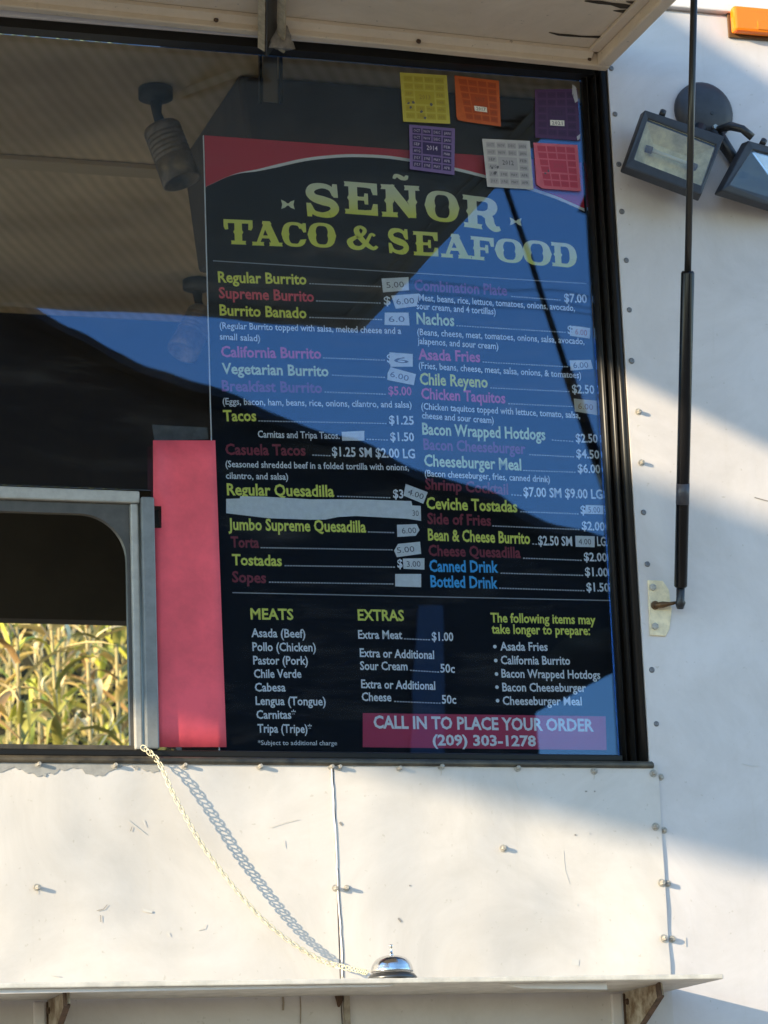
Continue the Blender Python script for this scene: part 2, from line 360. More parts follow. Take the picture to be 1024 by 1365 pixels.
# bolts
def bolt_mesh(r=0.0045, h=0.009, hexa=True):
    b = B(); lathe(b, (0, 0, 0), (0, -1, 0), [(0, r*1.7), (0.0012, r*1.65), (0.0013, r*0.9)], 14)
    lathe(b, (0, -0.0012, 0), (0, -1, 0), [(0, r), (h*0.8, r), (h, r*0.75)], 6 if hexa else 12)
    me = meshof(b); me.materials.append(M_bolt); return me
M_bolt = mat('painted bolt', (0.46, 0.43, 0.38), 0.45, 0.1, noise=0.45, nscale=150)
def flat_screw():
    b = B(); lathe(b, (0, 0, 0), (0, -1, 0), [(0, 0.0062), (0.0012, 0.006), (0.0024, 0.004), (0.0026, 0.0018), (0.0016, 0.0012)], 12)
    me = meshof(b, True); me.materials.append(M_screwg); return me
bm1 = bolt_mesh(); bm2 = bolt_mesh(0.0038, 0.011); sm = flat_screw()
def place(me, name, u, v, y, parent, s=1.0):
    o = bpy.data.objects.new(name, me); COL.objects.link(o); o.parent = parent; o.location = at(u, v, y); o.rotation_euler = (R_.uniform(-.12, .12), R_.uniform(0, 3), R_.uniform(-.12, .12)); o.scale = (s, s, s)
    return o
for u, v in ((-50, 1017), (51, 1019), (153, 1021), (246, 1021), (346, 1022), (441, 1022), (49, 1183), (447, 1184)):
    place(bm2, 'bolt', u, v, -0.0052, p_left)
for u, v in ((532, 1024), (588, 1022), (690, 1024), (792, 1028), (671, 1131), (462, 1184), (452, 1023)):
    place(bm1 if u > 560 else bm2, 'bolt', u, v, -0.0060, p_mid, 0.95)
for u, v in ((871, 1031), (874, 1102), (882, 1177), (885, 1251)):
    place(bm1, 'bolt', u, v, -0.0065, p_mid)
for u, v in ((880.5, 1036), (885, 1107), (890, 1178), (896, 1252), (851, 549), (855, 617)):
    place(bm1, 'bolt', u, v, -0.002, p_right, 0.9)
for u, v in ((815, 91), (820, 152), (825, 219), (829, 282), (835, 347), (839, 413), (842, 481), (858, 683), (863, 752), (869, 893), (875, 965)):
    place(sm, 'screw', u, v, -0.002, p_right, R_.uniform(0.85, 1.05))

M_drip = mat('faint rust run', (0.50, 0.43, 0.35), 0.8)
for u, v, l in ((441, 1027, 9), (588, 1026, 8), (792, 1032, 7), (49, 1187, 5)):
    scuff([(u, v), (u+.6, v+l*.5), (u-.3, v+l)], 0.7, M_drip, -0.0068)
# lower seam post with rust
b = B(); box(b, (SX+0.001, -0.013, 0.9), (SX+0.012, -0.0056, at(457, 1322).z)); obj('seam_post', b, mat('stained paint', (0.42, 0.36, 0.28), 0.7, noise=0.5, nscale=40), truck)
b = B(); tube(b, [at(452+R_.uniform(-1, 1), 1318+i*6, -0.0128+0.004*math.sin(i)) for i in range(5)], [0.004, 0.010, 0.008, 0.005, 0.002], 7); obj('rust_spot', b, M_rust, truck, True)
for u, v0, v1 in ((377, 1327, 1347), (400, 1325, 1365)):
    scuff([(u, v0), (u+1, (v0+v1)/2), (u+.5, v1)], 2.6 if u < 390 else 1.4, mat('drip stain', (0.33, 0.27, 0.2), 0.8), -0.0066)

# ------------------------------------------------------------------ window frame (parts of the truck)
def ribs(xs, y0, y1, z0, z1, name, m, r=0.004):
    pass
b = B()
def rib(x0, x1, yf, yb, z0, z1, rr_=0.006):
    pts = []
    prof = [(x0, yb), (x0, yf+rr_), (x0+rr_*0.3, yf+rr_*0.3), (x0+rr_, yf), (x1-rr_, yf), (x1-rr_*0.3, yf+rr_*0.3), (x1, yf+rr_), (x1, yb)]
    prism(b, [Vector((x, y, z0)) for x, y in prof], (0, 0, z1-z0))
rib(0.4885, X_R+0.0005, 0.000, 0.05, Z_S+0.001, 3.234)
rib(0.4765, 0.4875, 0.012, 0.05, Z_S+0.001, 3.234, 0.007)
rib(0.4620, 0.4755, 0.026, 0.05, Z_S+0.001, 3.234, 0.008)
obj('window_jamb', b, M_frame, truck, 'auto')
b = B(); box(b, (X_L, 0.012, 3.216), (X_R-0.001, 0.05, 3.2345)); obj('window_head', b, M_frame, truck)
b = B()
prof = [(0.055, Z_S), (0.02, Z_S+0.002), (-0.004, Z_S-0.001), (-0.012, Z_S-0.006), (-0.012, Z_S-0.013), (-0.006, Z_S-0.015), (0.055, Z_S-0.010)]
prism(b, [Vector((X_L, y, z)) for y, z in prof], (X_R+0.004-X_L, 0, 0)); obj('window_sill', b, M_bronze, truck, 'auto')
b = B(); box(b, (X_L, 0.024, Z_S+0.0025), (0.461, 0.05, Z_S+0.016)); obj('glazing_bar', b, M_frame, truck, bevel=0.003)
XG = at(204, 800, 0.045).x
zt = at(100, 654, 0.045).z
b = B(); pn = [(XG, Z_S+0.0165), (0.4615, Z_S+0.0165), (0.4615, 3.215), (X_L, 3.215), (X_L, zt+0.006), (XG, zt+0.006)]
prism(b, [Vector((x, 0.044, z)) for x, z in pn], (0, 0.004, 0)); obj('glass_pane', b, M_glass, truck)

# ordering window: aluminium frame with rounded inner plate
ow = thing('serving_window', 'grey aluminium serving window with rounded inner corner, left of the red paper', 'window', (XG-0.3, 0.03, Z_S+0.016))
M_alu = mat('aluminium frame', (0.42, 0.40, 0.36), 0.45, 0.1, noise=0.2, nscale=40)
M_alub = mat('blue grey aluminium', (0.20, 0.21, 0.21), 0.45, 0.1, noise=0.2, nscale=40)
M_alud = mat('dull inner frame', (0.085, 0.078, 0.068), 0.5, 0.1, noise=0.3, nscale=30)
x1 = at(188, 800, 0.03).x; xa = at(176, 800, 0.03).x
zb = Z_S+0.017; ztop = at(100, 652, 0.03).z; zt2 = at(100, 668, 0.03).z
b = B(); box(b, (x1+0.002, 0.020, zb), (XG+0.001, 0.052, at(197, 662, 0.02).z)); obj('outer_stile', b, M_alub, ow, bevel=0.003)
b = B(); box(b, (xa, 0.028, zb), (x1-0.002, 0.05, zt2-0.001)); obj('stile', b, M_alu, ow, bevel=0.003)
b = B(); box(b, (X_L+0.01, 0.026, zt2), (x1+0.001, 0.05, ztop)); obj('top_rail', b, M_alu, ow, bevel=0.003)
# inner plate with rounded corner, as a strip
rad = 0.085; xin = xa-0.0005; zin = zt2-0.0015; th = 0.020
path_o = [(X_L+0.02, zin), (xin, zin), (xin, zb)]
inner = [(X_L+0.02, zin-th)] + [(xin-0.006-rad+rad*math.sin(a), zin-th-rad+rad*math.cos(a)) for a in [math.pi/2*k/12 for k in range(13)]] + [(xin-0.006, zb)]
outer = [(X_L+0.02, zin)] + [(xin-(rad*0.9)*(1-k/6), zin) for k in range(6)] + [(xin, zin)] + [(xin, zin-(rad+th)*k/6) for k in range(1, 7)] + [(xin, zb)]
b = B()
fr = [(b.verts.new((i[0], 0.036, i[1])), b.verts.new((o_[0], 0.036, o_[1])), b.verts.new((o_[0], 0.05, o_[1])), b.verts.new((i[0], 0.05, i[1]))) for i, o_ in zip(inner, outer)]
for a, c in zip(fr, fr[1:]):
    for k in range(4): b.faces.new((a[k], a[(k+1) % 4], c[(k+1) % 4], c[k]))
obj('corner_plate', b, M_alud, ow)
b = B(); bar(b, (X_L+0.02, 0.040, zb+0.004), (xin, 0.040, zb+0.004), 0.012, 0.008); obj('bottom_rail', b, M_bronze, ow)

# ------------------------------------------------------------------ awning hatch
P_A = 1.59; AX0 = -1.72; AX1 = 0.497
def zh(x): return 3.217+(0.487-x)*0.019
T = -0.012
def aw(x, p, dz=0.0): return Vector((x, -p, zh(x)+T*p+dz))
awn = thing('awning_hatch', 'raised cream hatch door sheltering the window, paint peeling at its right end', 'hatch', (-0.6, 0, 3.25))
b = B(); prism(b, [aw(AX0, 0.012, 0.030), aw(AX1, 0.012, 0.030), aw(AX1, P_A, 0.030), aw(AX0, P_A, 0.030)], (0, 0, 0.035)); obj('panel', b, M_under, awn)
b = B(); prism(b, [aw(AX0, 0.006, 0.0), aw(AX1, 0.006, 0.0), aw(AX1, 0.030, 0.0), aw(AX0, 0.030, 0.0)], (0, 0, 0.029)); obj('hinge_rail', b, M_under, awn, bevel=0.003)
b = B(); prism(b, [aw(AX0, 0.0301, 0.012), aw(AX1-0.04, 0.0301, 0.012), aw(AX1-0.04, 0.046, 0.022), aw(AX0, 0.046, 0.022)], (0, 0, 0.007)); obj('hinge_leaf', b, M_under, awn)
def sect(dx): return [(dx[0], 0.0)]
b = B(); prism(b, [aw(AX1-0.028, 0.031, 0.0), aw(AX1, 0.031, 0.0), aw(AX1, P_A, 0.0), aw(AX1-0.028, P_A, 0.0)], (0, 0, 0.0295)); obj('side_rail', b, M_under, awn, bevel=0.004)
b = B(); prism(b, [aw(AX1-0.050, 0.047, 0.0215), aw(AX1-0.0285, 0.047, 0.0215), aw(AX1-0.0285, P_A-0.02, 0.0215), aw(AX1-0.050, P_A-0.02, 0.0215)], (0, 0, 0.008)); obj('side_lip', b, M_under, awn, bevel=0.002)
b = B(); prism(b, [aw(AX0, 0.031, 0.0), aw(AX0+0.028, 0.031, 0.0), aw(AX0+0.028, P_A, 0.0), aw(AX0, P_A, 0.0)], (0, 0, 0.0295)); obj('side_rail', b, M_under, awn)
b = B(); prism(b, [aw(AX0+0.03, P_A-0.028, 0.0), aw(AX1-0.03, P_A-0.028, 0.0), aw(AX1-0.03, P_A, 0.0), aw(AX0+0.03, P_A, 0.0)], (0, 0, 0.0295)); obj('front_rail', b, M_under, awn)
# cracks in the underside
def at_under(u, v, dz=0.029):
    d = RIGHT*((u-CX)/F)+DOWN*((v-CY)/F)+FWD
    # plane z = zh(x)+T*(-y)+dz
    a = d.z+0.019*d.x+T*d.y; c = 3.217+0.487*0.019+dz - CAM.z - 0.019*CAM.x - T*CAM.y
    return CAM+d*(c/a)
def crack(pts, w):
    P = [at_under(u, v) for u, v in pts]; b = B(); lo = []; hi = []
    n = len(P)
    for i, p in enumerate(P):
        ww = (w*0.0014*(0.35+R_.random()))*(0.25 if i in (0, n-1) else 1)
        lo.append(p+Vector((0, -ww*4, 0))); hi.append(p+Vector((0, ww*4, 0)))
    prism(b, lo+hi[::-1], (0, 0, -0.0006)); return obj('crack', b, M_crack, awn)
crack([(732, 43), (745, 46), (758, 47), (775, 48.5), (795, 49), (812, 50), (823, 49)], 1.1)
crack([(780, 1), (800, 3), (815, 5), (830, 8), (848, 10), (862, 9)], 1.4)
crack([(818, 14), (835, 15), (850, 17), (860, 14), (872, 10)], 2.2)
crack([(846, 12), (853, 9), (861, 9), (868, 12)], 3.6)
crack([(822, 50), (830, 44), (837, 38), (848, 32)], 1.5)
crack([(835, 2), (850, 4), (862, 3), (880, -6)], 1.5)
crack([(818, -10), (838, -4), (858, -2)], 1.6)
b = B(); lathe(b, at(558, 55.5, -0.034), (0, -1, 0.3), [(0, 0.005), (0.003, 0.0045), (0.004, 0.002)], 10); obj('screw', b, M_rust, awn)
b = B(); lathe(b, at(288, 27, -0.034), (0, -1, 0.3), [(0, 0.005), (0.003, 0.0045), (0.004, 0.002)], 10); obj('screw', b, M_rust, awn)
b = B(); lathe(b, at(786, 79, -0.032), (0, -1, 0.2), [(0, 0.004), (0.002, 0.0035)], 10); obj('screw', b, M_rust, awn)

# ------------------------------------------------------------------ gas strut and its plate
lower = at(907, 803, -0.030)
tu = 0.0
def strut_top():
    best = None
    for k in range(1, 160):
        p = 0.01*k; q = aw(AX1-0.014, p, 0.0); d = q-CAM
        u = CX+F*d.dot(RIGHT)/d.dot(FWD); v = CY+F*d.dot(DOWN)/d.dot(FWD)
        e = abs(u-925)
        if best is None or e < best[0]: best = (e, q, u, v)
    return best
st = strut_top(); upper = st[1]; print('strut top px', st)
gs = thing('gas_strut', 'black gas strut propping the right end of the hatch', 'gas strut', lower)
dv = (upper-lower); LL = dv.length; dn = dv.normalized()
# where the photo shows the collar (v=360)
def along(vpix):
    for k in range(1000):
        p = lower+dv*(k/1000); d = p-CAM
        if CY+F*d.dot(DOWN)/d.dot(FWD) < vpix: return k/1000
    return 1
k1 = along(362); k0 = along(783)
b = B(); tube(b, [lower+dv*k0, lower+dv*(k0+0.002), lower+dv*(k1-0.003), lower+dv*k1], [0.0105, 0.0125, 0.0125, 0.0105], 18); obj('cylinder', b, mat('gloss black strut', (0.005, 0.005, 0.006), 0.25, spec=0.3), gs, 'auto')
b = B(); tube(b, [lower+dv*(k1+0.0003), upper-dn*0.03], 0.0065, 14); obj('rod', b, mat('dark steel rod', (0.045, 0.043, 0.04), 0.3, 0.5), gs, 'auto')
b = B(); tube(b, [lower+dv*(k0-0.0005), lower+dn*0.004, lower, lower-dn*0.012], [0.0080, 0.0080, 0.0105, 0.0065], 14); obj('socket', b, M_blk, gs, 'auto')
b = B(); tube(b, [upper-dn*0.03, upper-dn*0.004], 0.008, 12); obj('socket', b, M_blk, gs, 'auto')
b = B(); tube(b, [lower+dv*k0*1.0+dn*0.16, lower+dv*k0+dn*0.20], 0.0128, 18); obj('decal', b, mat('grey decal', (0.05, 0.05, 0.06), 0.4), gs, 'auto')
b = B(); yb = -0.0062
pl = [(864, 773), (884, 774), (892, 786), (896, 812), (893, 838), (888, 848), (867, 847)]
plate_o = thing('strut_mount', 'cream mounting plate with two bolts and a brass ball stud at the strut foot', 'mounting plate', at(880, 810, 0))
prism(b, pxpoly(pl, yb), (0, 0.0040, 0)); obj('plate', b, mat('cream plate paint', (0.85, 0.72, 0.48), 0.5, noise=0.25, nscale=60), plate_o, bevel=0.0012)
for u, v in ((870, 783), (873, 835)):
    b = B(); lathe(b, at(u, v, yb), (0, -1, 0), [(0, 0.0072), (0.004, 0.0068), (0.005, 0.004)], 6); obj('bolt', b, M_bolt, plate_o)
b = B(); lathe(b, at(873, 807, yb), (0, -1, 0), [(0, 0.0085), (0.005, 0.008), (0.0055, 0.004), (0.008, 0.004)], 12); obj('stud_nut', b, mat('brown brass', (0.13, 0.07, 0.03), 0.45, 0.5), plate_o)
b = B(); tube(b, [at(873, 807, yb-0.006), at(884, 806, yb-0.012), at(893, 805, -0.020), lower+Vector((-0.008, 0.004, 0))], [0.005, 0.0065, 0.0038, 0.003], 10); obj('ball_stud', b, mat('brown brass', (0, 0, 0)), plate_o, True)

# ------------------------------------------------------------------ floodlights
fl = thing('twin_floodlight', 'black twin-head floodlight on a round wall plate, right of the window', 'floodlight', at(936, 145, 0))
b = B(); c = at(937, 150, -0.002)
lathe(b, c, (0, -1, 0), [(0, 0.062), (0.008, 0.062), (0.016, 0.055), (0.022, 0.040), (0.024, 0.012)], 32); obj('wall_plate', b, M_blkr, fl, 'auto')
for u, v in ((949, 151), (927, 166)):
    b = B(); lathe(b, at(u, v, -0.024), (0, -1, 0), [(0, 0.0045), (0.003, 0.004)], 8); obj('screw', b, M_blk, fl)
for u, v in ((953, 170),):
    b = B(); lathe(b, at(u, v, -0.030), (0, -1, 0), [(0, 0.0055), (0.006, 0.0055)], 6); obj('screw', b, M_steel, fl)
def lamp(quad, inner, yq, backs, label, arm):
    """quad: pixels of the head's rim (tl,tr,br,bl) at depths yq; backs: extrusion to the rear"""
    q = [at(u, v, y) for (u, v), y in zip(quad, yq)]; i_ = [at(u, v, y) for (u, v), y in zip(inner, yq)]
    n = (q[1]-q[0]).cross(q[3]-q[0]).normalized()
    if n.y > 0: n = -n                       # outwards
    head = bpy.data.objects.new('lamp_head', None)
    b = B(); cen = sum(q, Vector())/4
    rim_f = [b.verts.new(p) for p in q]; inn_f = [b.verts.new(p) for p in i_]; inn_b = [b.verts.new(p-n*0.010) for p in i_]
    mid = [b.verts.new(p-n*0.022+(p-cen)*0.03) for p in q]; back = [b.verts.new(cen-n*0.052+(p-cen)*0.50+Vector(backs)) for p in q]
    for k in range(4):
        j = (k+1) % 4
        b.faces.new((rim_f[k], rim_f[j], inn_f[j], inn_f[k])); b.faces.new((inn_f[k], inn_f[j], inn_b[j], inn_b[k]))
        b.faces.new((rim_f[j], rim_f[k], mid[k], mid[j])); b.faces.new((mid[j], mid[k], back[k], back[j]))
    b.faces.new(back)
    hd = obj('lamp_head', b, M_blkr, fl, bevel=0.0025, label=label)
    # reflector tray
    b = B(); s0 = [b.verts.new(p-n*0.0105) for p in i_]; ic = sum(i_, Vector())/4
    s1 = [b.verts.new(ic+(p-ic)*0.55-n*0.040) for p in i_]
    for k in range(4):
        j = (k+1) % 4; b.faces.new((s0[k], s0[j], s1[j], s1[k]))
    b.faces.new(s1)
    obj('reflector', b, M_refl, hd)
    ex = (i_[1]-i_[0]).normalized()
    b = B(); tube(b, [ic-ex*0.040-n*0.024, ic+ex*0.040-n*0.024], 0.0045, 10)
    obj('bulb', b, mat('frosted bulb', (0.75, 0.68, 0.5), 0.3), hd, 'auto')
    for s in (-1, 1):
        b = B(); tube(b, [ic+ex*(0.040*s)-n*0.024, ic+ex*(0.054*s)-n*0.026], 0.0075, 10)
        obj('bulb_holder', b, mat('brown ceramic', (0.16, 0.11, 0.06), 0.6), hd, 'auto')
    b = B(); prism(b, [p-n*0.004 for p in i_], n*0.002); obj('lamp_glass', b, M_lglass, hd)
    # hinge lug on top and knuckle arm
    b = B(); tl = q[0].lerp(q[1], 0.22); up = (q[0]-q[3]).normalized()
    tube(b, [tl+up*0.004-n*0.008, tl+up*0.016-n*0.008], 0.0065, 10); obj('clip', b, M_blk, hd, 'auto')
    b = B(); bc = cen-n*0.050+Vector(backs); tube(b, [bc, (bc+at(*arm, -0.03))/2+Vector((0, -0.01, -0.004)), at(*arm, -0.022)], [0.014, 0.012, 0.014], 10); obj('knuckle', b, M_blk, hd, 'auto')
    return hd
M_refl = mat('yellowed reflector', (0.88, 0.76, 0.44), 0.6, 0.0, nscale=20, col2=(0.50, 0.42, 0.24), spec=0.0)
lamp([(860, 146), (966, 181), (935, 260), (833, 222)], [(864, 158), (955, 193), (936, 247), (846, 212)], (-0.070, -0.080, -0.095, -0.085), (0.035, 0.01, 0.01), 'floodlight head facing the camera, nearer the window', (934, 170))
lamp([(998, 187), (1088, 212), (1062, 285), (962, 254)], [(1004, 199), (1078, 219), (1058, 272), (974, 246)], (-0.075, -0.045, -0.055, -0.090), (-0.005, 0.03, 0.005), 'floodlight head cut off by the right edge', (952, 172))
b = B(); tube(b, [at(958, 172, -0.035), at(975, 168, -0.06), at(990, 172, -0.09), at(1003, 183, -0.09)], [0.007, 0.009, 0.008, 0.008], 10); obj('bracket', b, M_blk, fl, 'auto')

# amber marker light
ml = thing('marker_light', 'orange rectangular marker light high on the wall at the right edge', 'marker light', at(1000, 35, 0))
b = B(); box(b, at(971, 49, -0.004)-Vector((0, 0.004, 0.002)), at(1080, 26, -0.003)+Vector((0, 0.0, 0.004))); obj('base', b, mat('brown base', (0.12, 0.06, 0.02), 0.6), ml, bevel=0.001)
am = mat('amber plastic', (0.95, 0.21, 0.003), 0.18); am.node_tree.nodes['Principled BSDF'].inputs['Subsurface Weight'].default_value = 0.3
b = B(); lo = at(974, 46, -0.008); hi = at(1080, 22, -0.008); box(b, (lo.x, -0.032, lo.z), (hi.x, -0.0085, hi.z)); obj('lens', b, am, ml, bevel=0.006)
b = B(); b2 = at(1010, 34, -0.0325); box(b, (b2.x, -0.0335, b2.z-0.008), (b2.x+0.045, -0.0318, b2.z+0.010)); obj('lens_pad', b, am, ml, bevel=0.002)

# ------------------------------------------------------------------ menu board
MY = 0.0640
menu = thing('menu_board', 'black printed menu board with title and price list, behind the glass', 'menu board', at(550, 1000, MY))
def MC(name, c, r=0.5): return mat(name, c, r)
K_blk = mat('menu black', (0.006, 0.005, 0.006), 0.6, spec=0.08)
K_yel = MC('menu yellow', (0.95, 0.90, 0.10)); K_pyel = MC('menu pale yellow', (0.84, 0.90, 0.48)); K_red = MC('menu red', (0.82, 0.07, 0.09)); K_dred = MC('menu dark red', (0.26, 0.014, 0.03))
K_pink = MC('menu pink', (0.85, 0.08, 0.24)); K_pur = MC('menu purple red', (0.30, 0.03, 0.15)); K_wht = MC('menu white', (0.90, 0.90, 0.88)); K_cy = MC('menu blue', (0.06, 0.46, 0.85)); K_grn = MC('menu green', (0.88, 0.86, 0.12))
tl = at(272, 180, MY); x0 = tl.x; x1_ = at(824, 1001, MY).x; zt_ = tl.z; zb_ = Z_S+0.005
b = B(); box(b, (x0, MY, zb_), (x1_, MY+0.004, zt_)); obj('board', b, K_blk, menu)
b = B(); box(b, (x0-0.0016, MY+0.0002, zb_), (x0-0.0001, MY+0.0038, zt_)); obj('board_edge', b, K_wht, menu)
LY = MY-0.0006
# red header above the arc
arc = [(272, 250), (285, 244), (300, 237), (320, 230), (342, 226), (370, 219), (406, 211), (440, 207), (471, 205.5), (510, 207), (545, 211.5), (600, 222), (645, 233), (700, 248), (740, 261), (779, 278)]
arc3 = [at(u, v, LY) for u, v in smoothed(arc, 3)]
for p in arc3: p.x = min(max(p.x, x0+0.0005), x1_-0.0005)
b = B()
for a, c in zip(arc3, arc3[1:]):
    if c.x-a.x < 1e-5: continue
    q = [b.verts.new(a), b.verts.new(c), b.verts.new((c.x, LY, max(c.z+0.0005, zt_-0.0005))), b.verts.new((a.x, LY, max(a.z+0.0005, zt_-0.0005)))]
    b.faces.new(q)
obj('header_band', b, MC('menu header red', (0.62, 0.02, 0.05)), menu)
b = B()
for i, (a, c) in enumerate(zip(arc3, arc3[1:])):
    if c.x-a.x < 1e-5: continue
    f0 = min(1, max(0, (i-7)/8)); f1 = min(1, max(0, (i-6)/8))
    q = [b.verts.new((a.x, LY-0.0003, a.z-0.006*f0)), b.verts.new((c.x, LY-0.0003, c.z-0.006*f1)), b.verts.new((c.x, LY-0.0003, c.z+0.0003)), b.verts.new((a.x, LY-0.0003, a.z+0.0003))]
    b.faces.new(q)
obj('header_stripe', b, K_wht, menu)
def rule(u0, v0, u1, v1, wpx=1.2, name='rule', m=None):
    b = B(); bar(b, at(u0, v0, LY), at(u1, v1, LY), wpx*0.0014, 0.0002, (0, 1, 0)); return obj(name, b, m or MC('menu grey', (0.42, 0.42, 0.42)), menu)
rule(284, 347.5, 782, 378); rule(310, 790, 814, 800.5)
def dots(u0, v0, u1, v1):
    b = B(); A = at(u0, v0, LY); C = at(u1, v1, LY); n = int((C-A).length/0.0052)
    for i in range(max(n, 2)):
        p = A.lerp(C, (i+0.5)/max(n, 2)); r = 0.0011
        v = [b.verts.new(p+Vector((dx*1.7, 0, dz))) for dx, dz in ((-r, -r), (r, -r), (r, r), (-r, r))]; b.faces.new(v)
    obj('leader_dots', b, MC('menu leader', (0.55, 0.55, 0.55)), menu)
def T_(s, u0, v0, u1, v1, cap, m, bold=0.018, name='lettering'): return letter(name, s, (u0, v0), (u1, v1), cap, m, LY, menu, bold)
IT = 'item_name'; PR = 'price'; DE = 'description'
def item(s, u0, v0, u1, v1, m, cap=14): return T_(s, u0, v0, u1, v1, cap, m, 0.026, IT)
def price(s, u0, v0, u1, v1, cap=11, m=None): return T_(s, u0, v0, u1, v1, cap, m or K_wht, 0.022, PR)
def desc(s, u0, v0, u1, v1, cap=8.5): return T_(s, u0, v0, u1, v1, cap, K_wht, 0.015, DE)
item('Regular Burrito', 291, 376, 409, 379, K_yel); dots(412, 378, 508, 382)
item('Supreme Burrito', 292, 397, 419, 402, K_red); dots(421, 401, 508, 404); price('$', 512, 406, 521, 406.3)
item('Burrito Banado', 293, 420, 409, 424, K_yel); dots(412, 423, 510, 426)
desc('(Regular Burrito topped with salsa, melted cheese and a', 293, 438, 535, 445); desc('small salad)', 293, 452.5, 347, 455)
item('California Burrito', 295, 475.5, 428.6, 478, K_pink); dots(430, 477, 514, 480); price('$', 516, 483, 524, 483.3)
item('Vegetarian Burrito', 296, 498, 438.5, 501.5, K_pyel); dots(442, 500, 514, 503)
item('Breakfast Burrito', 296, 521, 430, 523.6, K_pur); dots(432, 522.5, 515, 525.5); price('$5.00', 518, 526, 549, 527, 11, K_pink)
desc('(Eggs, bacon, ham, beans, rice, onions, cilantro, and salsa)', 297, 539, 549, 543.5)
item('Tacos', 298, 561, 342, 561, K_grn); dots(344, 561, 516, 564.5); price('$1.25', 519, 565, 552, 566)
desc('Carnitas and Tripa Tacos.', 344, 583, 453, 585, 9); dots(488, 585.5, 518, 586.5); price('$1.50', 520.7, 587.4, 552.4, 588)
item('Casuela Tacos', 300.8, 605.8, 407.7, 607, K_dred); dots(416, 606.5, 441, 607.5); price('$1.25 SM $2.00 LG', 442.9, 607.8, 553.6, 610.8, 12)
desc('(Seasoned shredded beef in a folded tortilla with onions,', 300.8, 622.5, 545.4, 627); desc('cilantro, and salsa)', 301.4, 638, 384.3, 639.5)
item('Regular Quesadilla', 302.8, 659.7, 445.8, 662, K_grn, 15); dots(449, 661.5, 521, 663.5); price('$3', 524.3, 663.5, 538, 664)
item('Jumbo Supreme Quesadilla', 304.6, 706, 488.3, 709.5, K_grn, 15); dots(490, 709, 526, 710)
item('Torta', 308, 729.4, 345.6, 730, K_dred); dots(347, 730, 524, 733)
item('Tostadas', 309.6, 752.9, 376, 754.3, K_grn); dots(379, 754, 527, 756); price('$', 530, 756.5, 537, 756.7)
item('Sopes', 309.6, 775.7, 355, 777, K_dred); dots(358, 776, 525, 778.5)
item('Combination Plate', 552.7, 386.8, 676.5, 393.9, K_pur); dots(681, 395, 748, 400); price('$7.00', 752.5, 402.4, 782.8, 403.8)
desc('(Meat, beans, rice, lettuce, tomatoes, onions, avocado,', 555.6, 400.4, 766.6, 414.6); desc('sour cream, and 4 tortillas)', 555.6, 411.8, 661, 419.4)
item('Nachos', 555.6, 431.6, 606, 434.4, K_pyel, 15); dots(608, 434, 755, 443); price('$', 757, 445, 765, 445.4)
desc('(Beans, cheese, meat, tomatoes, onions, salsa, avocado,', 556.4, 446.3, 779.4, 459); desc('jalapenos, and sour cream)', 557, 458.2, 664.6, 465.6)
item('Asada Fries', 557.8, 478.9, 640.6, 482.6, K_pink); dots(643, 482.5, 758, 489)
desc('(Fries, beans, cheese, meat, salsa, onions, & tomatoes)', 558.4, 491, 775, 504.4)
item('Chile Reyeno', 559.8, 512.3, 650.5, 516.6, K_yel, 15); dots(653, 517, 760, 522); price('$2.50', 763, 523.7, 792.7, 524.8)
item('Chicken Taquitos', 561.8, 531.3, 674, 537.5, K_pink); dots(677, 538, 764, 542)
desc('(Chicken taquitos topped with lettuce, tomato, salsa,', 561.8, 545.5, 773.7, 557.6); desc('cheese and sour cream)', 562.7, 557.6, 658.4, 564.4)
item('Bacon Wrapped Hotdogs', 563.2, 578.9, 727.5, 586.5, K_pyel, 15); dots(735, 586.5, 765, 588.5); price('$2.50', 768, 589.4, 797.2, 590)
item('Bacon Cheeseburger', 564.9, 599, 701, 605, K_pur); dots(705, 606, 766, 609); price('$4.50', 768.5, 609.9, 799.3, 611.6)
item('Cheeseburger Meal', 565.8, 621, 695.3, 626.9, K_pyel, 15); dots(697, 627, 768, 629.5); price('$6.00', 770.6, 629.8, 800.8, 630.7)
desc('(Bacon cheeseburger, fries, canned drink)', 566.4, 634.8, 733.4, 643)
item('Shrimp Cocktail', 567, 651.8, 677.7, 659, K_dred); dots(681, 659.5, 696, 660.5); price('$7.00 SM $9.00 LG', 698.2, 661.5, 803.7, 665, 12)
item('Ceviche Tostadas', 568.7, 678, 690, 682.5, K_grn, 15); dots(693, 682, 772, 685); price('$', 774.4, 685, 781, 685.2)
item('Side of Fries', 570.2, 698, 654.9, 700.7, K_dred); dots(656, 701, 773, 706); price('$2.00', 775.9, 706, 806.6, 707.5)
item('Bean & Cheese Burrito', 570.8, 720, 707, 725, K_grn, 15); dots(709, 725, 717, 725.5); price('$2.50 SM', 718, 726.5, 763.3, 727.5, 12); price('LG', 796.4, 727.4, 808, 727.8, 12)
item('Cheese Quesadilla', 571.6, 740.6, 694.4, 743.5, K_dred); dots(697, 744, 776, 747); price('$2.00', 778.8, 747.6, 809.6, 748.5)
item('Canned Drink', 572.8, 761.7, 664.5, 763, K_cy, 15); dots(667, 764, 778, 767); price('$1.00', 780.3, 767.5, 811, 768.4)
item('Bottled Drink', 574.3, 782.2, 663.9, 784.2, K_cy, 15); dots(665, 784, 780, 787.5); price('$1.50', 782.3, 788, 812.5, 788.6)
T_('MEATS', 334.3, 825.3, 391.5, 826, 14, K_grn, 0.026, 'heading'); T_('EXTRAS', 477.2, 826.7, 539, 827.5, 14, K_grn, 0.026, 'heading')
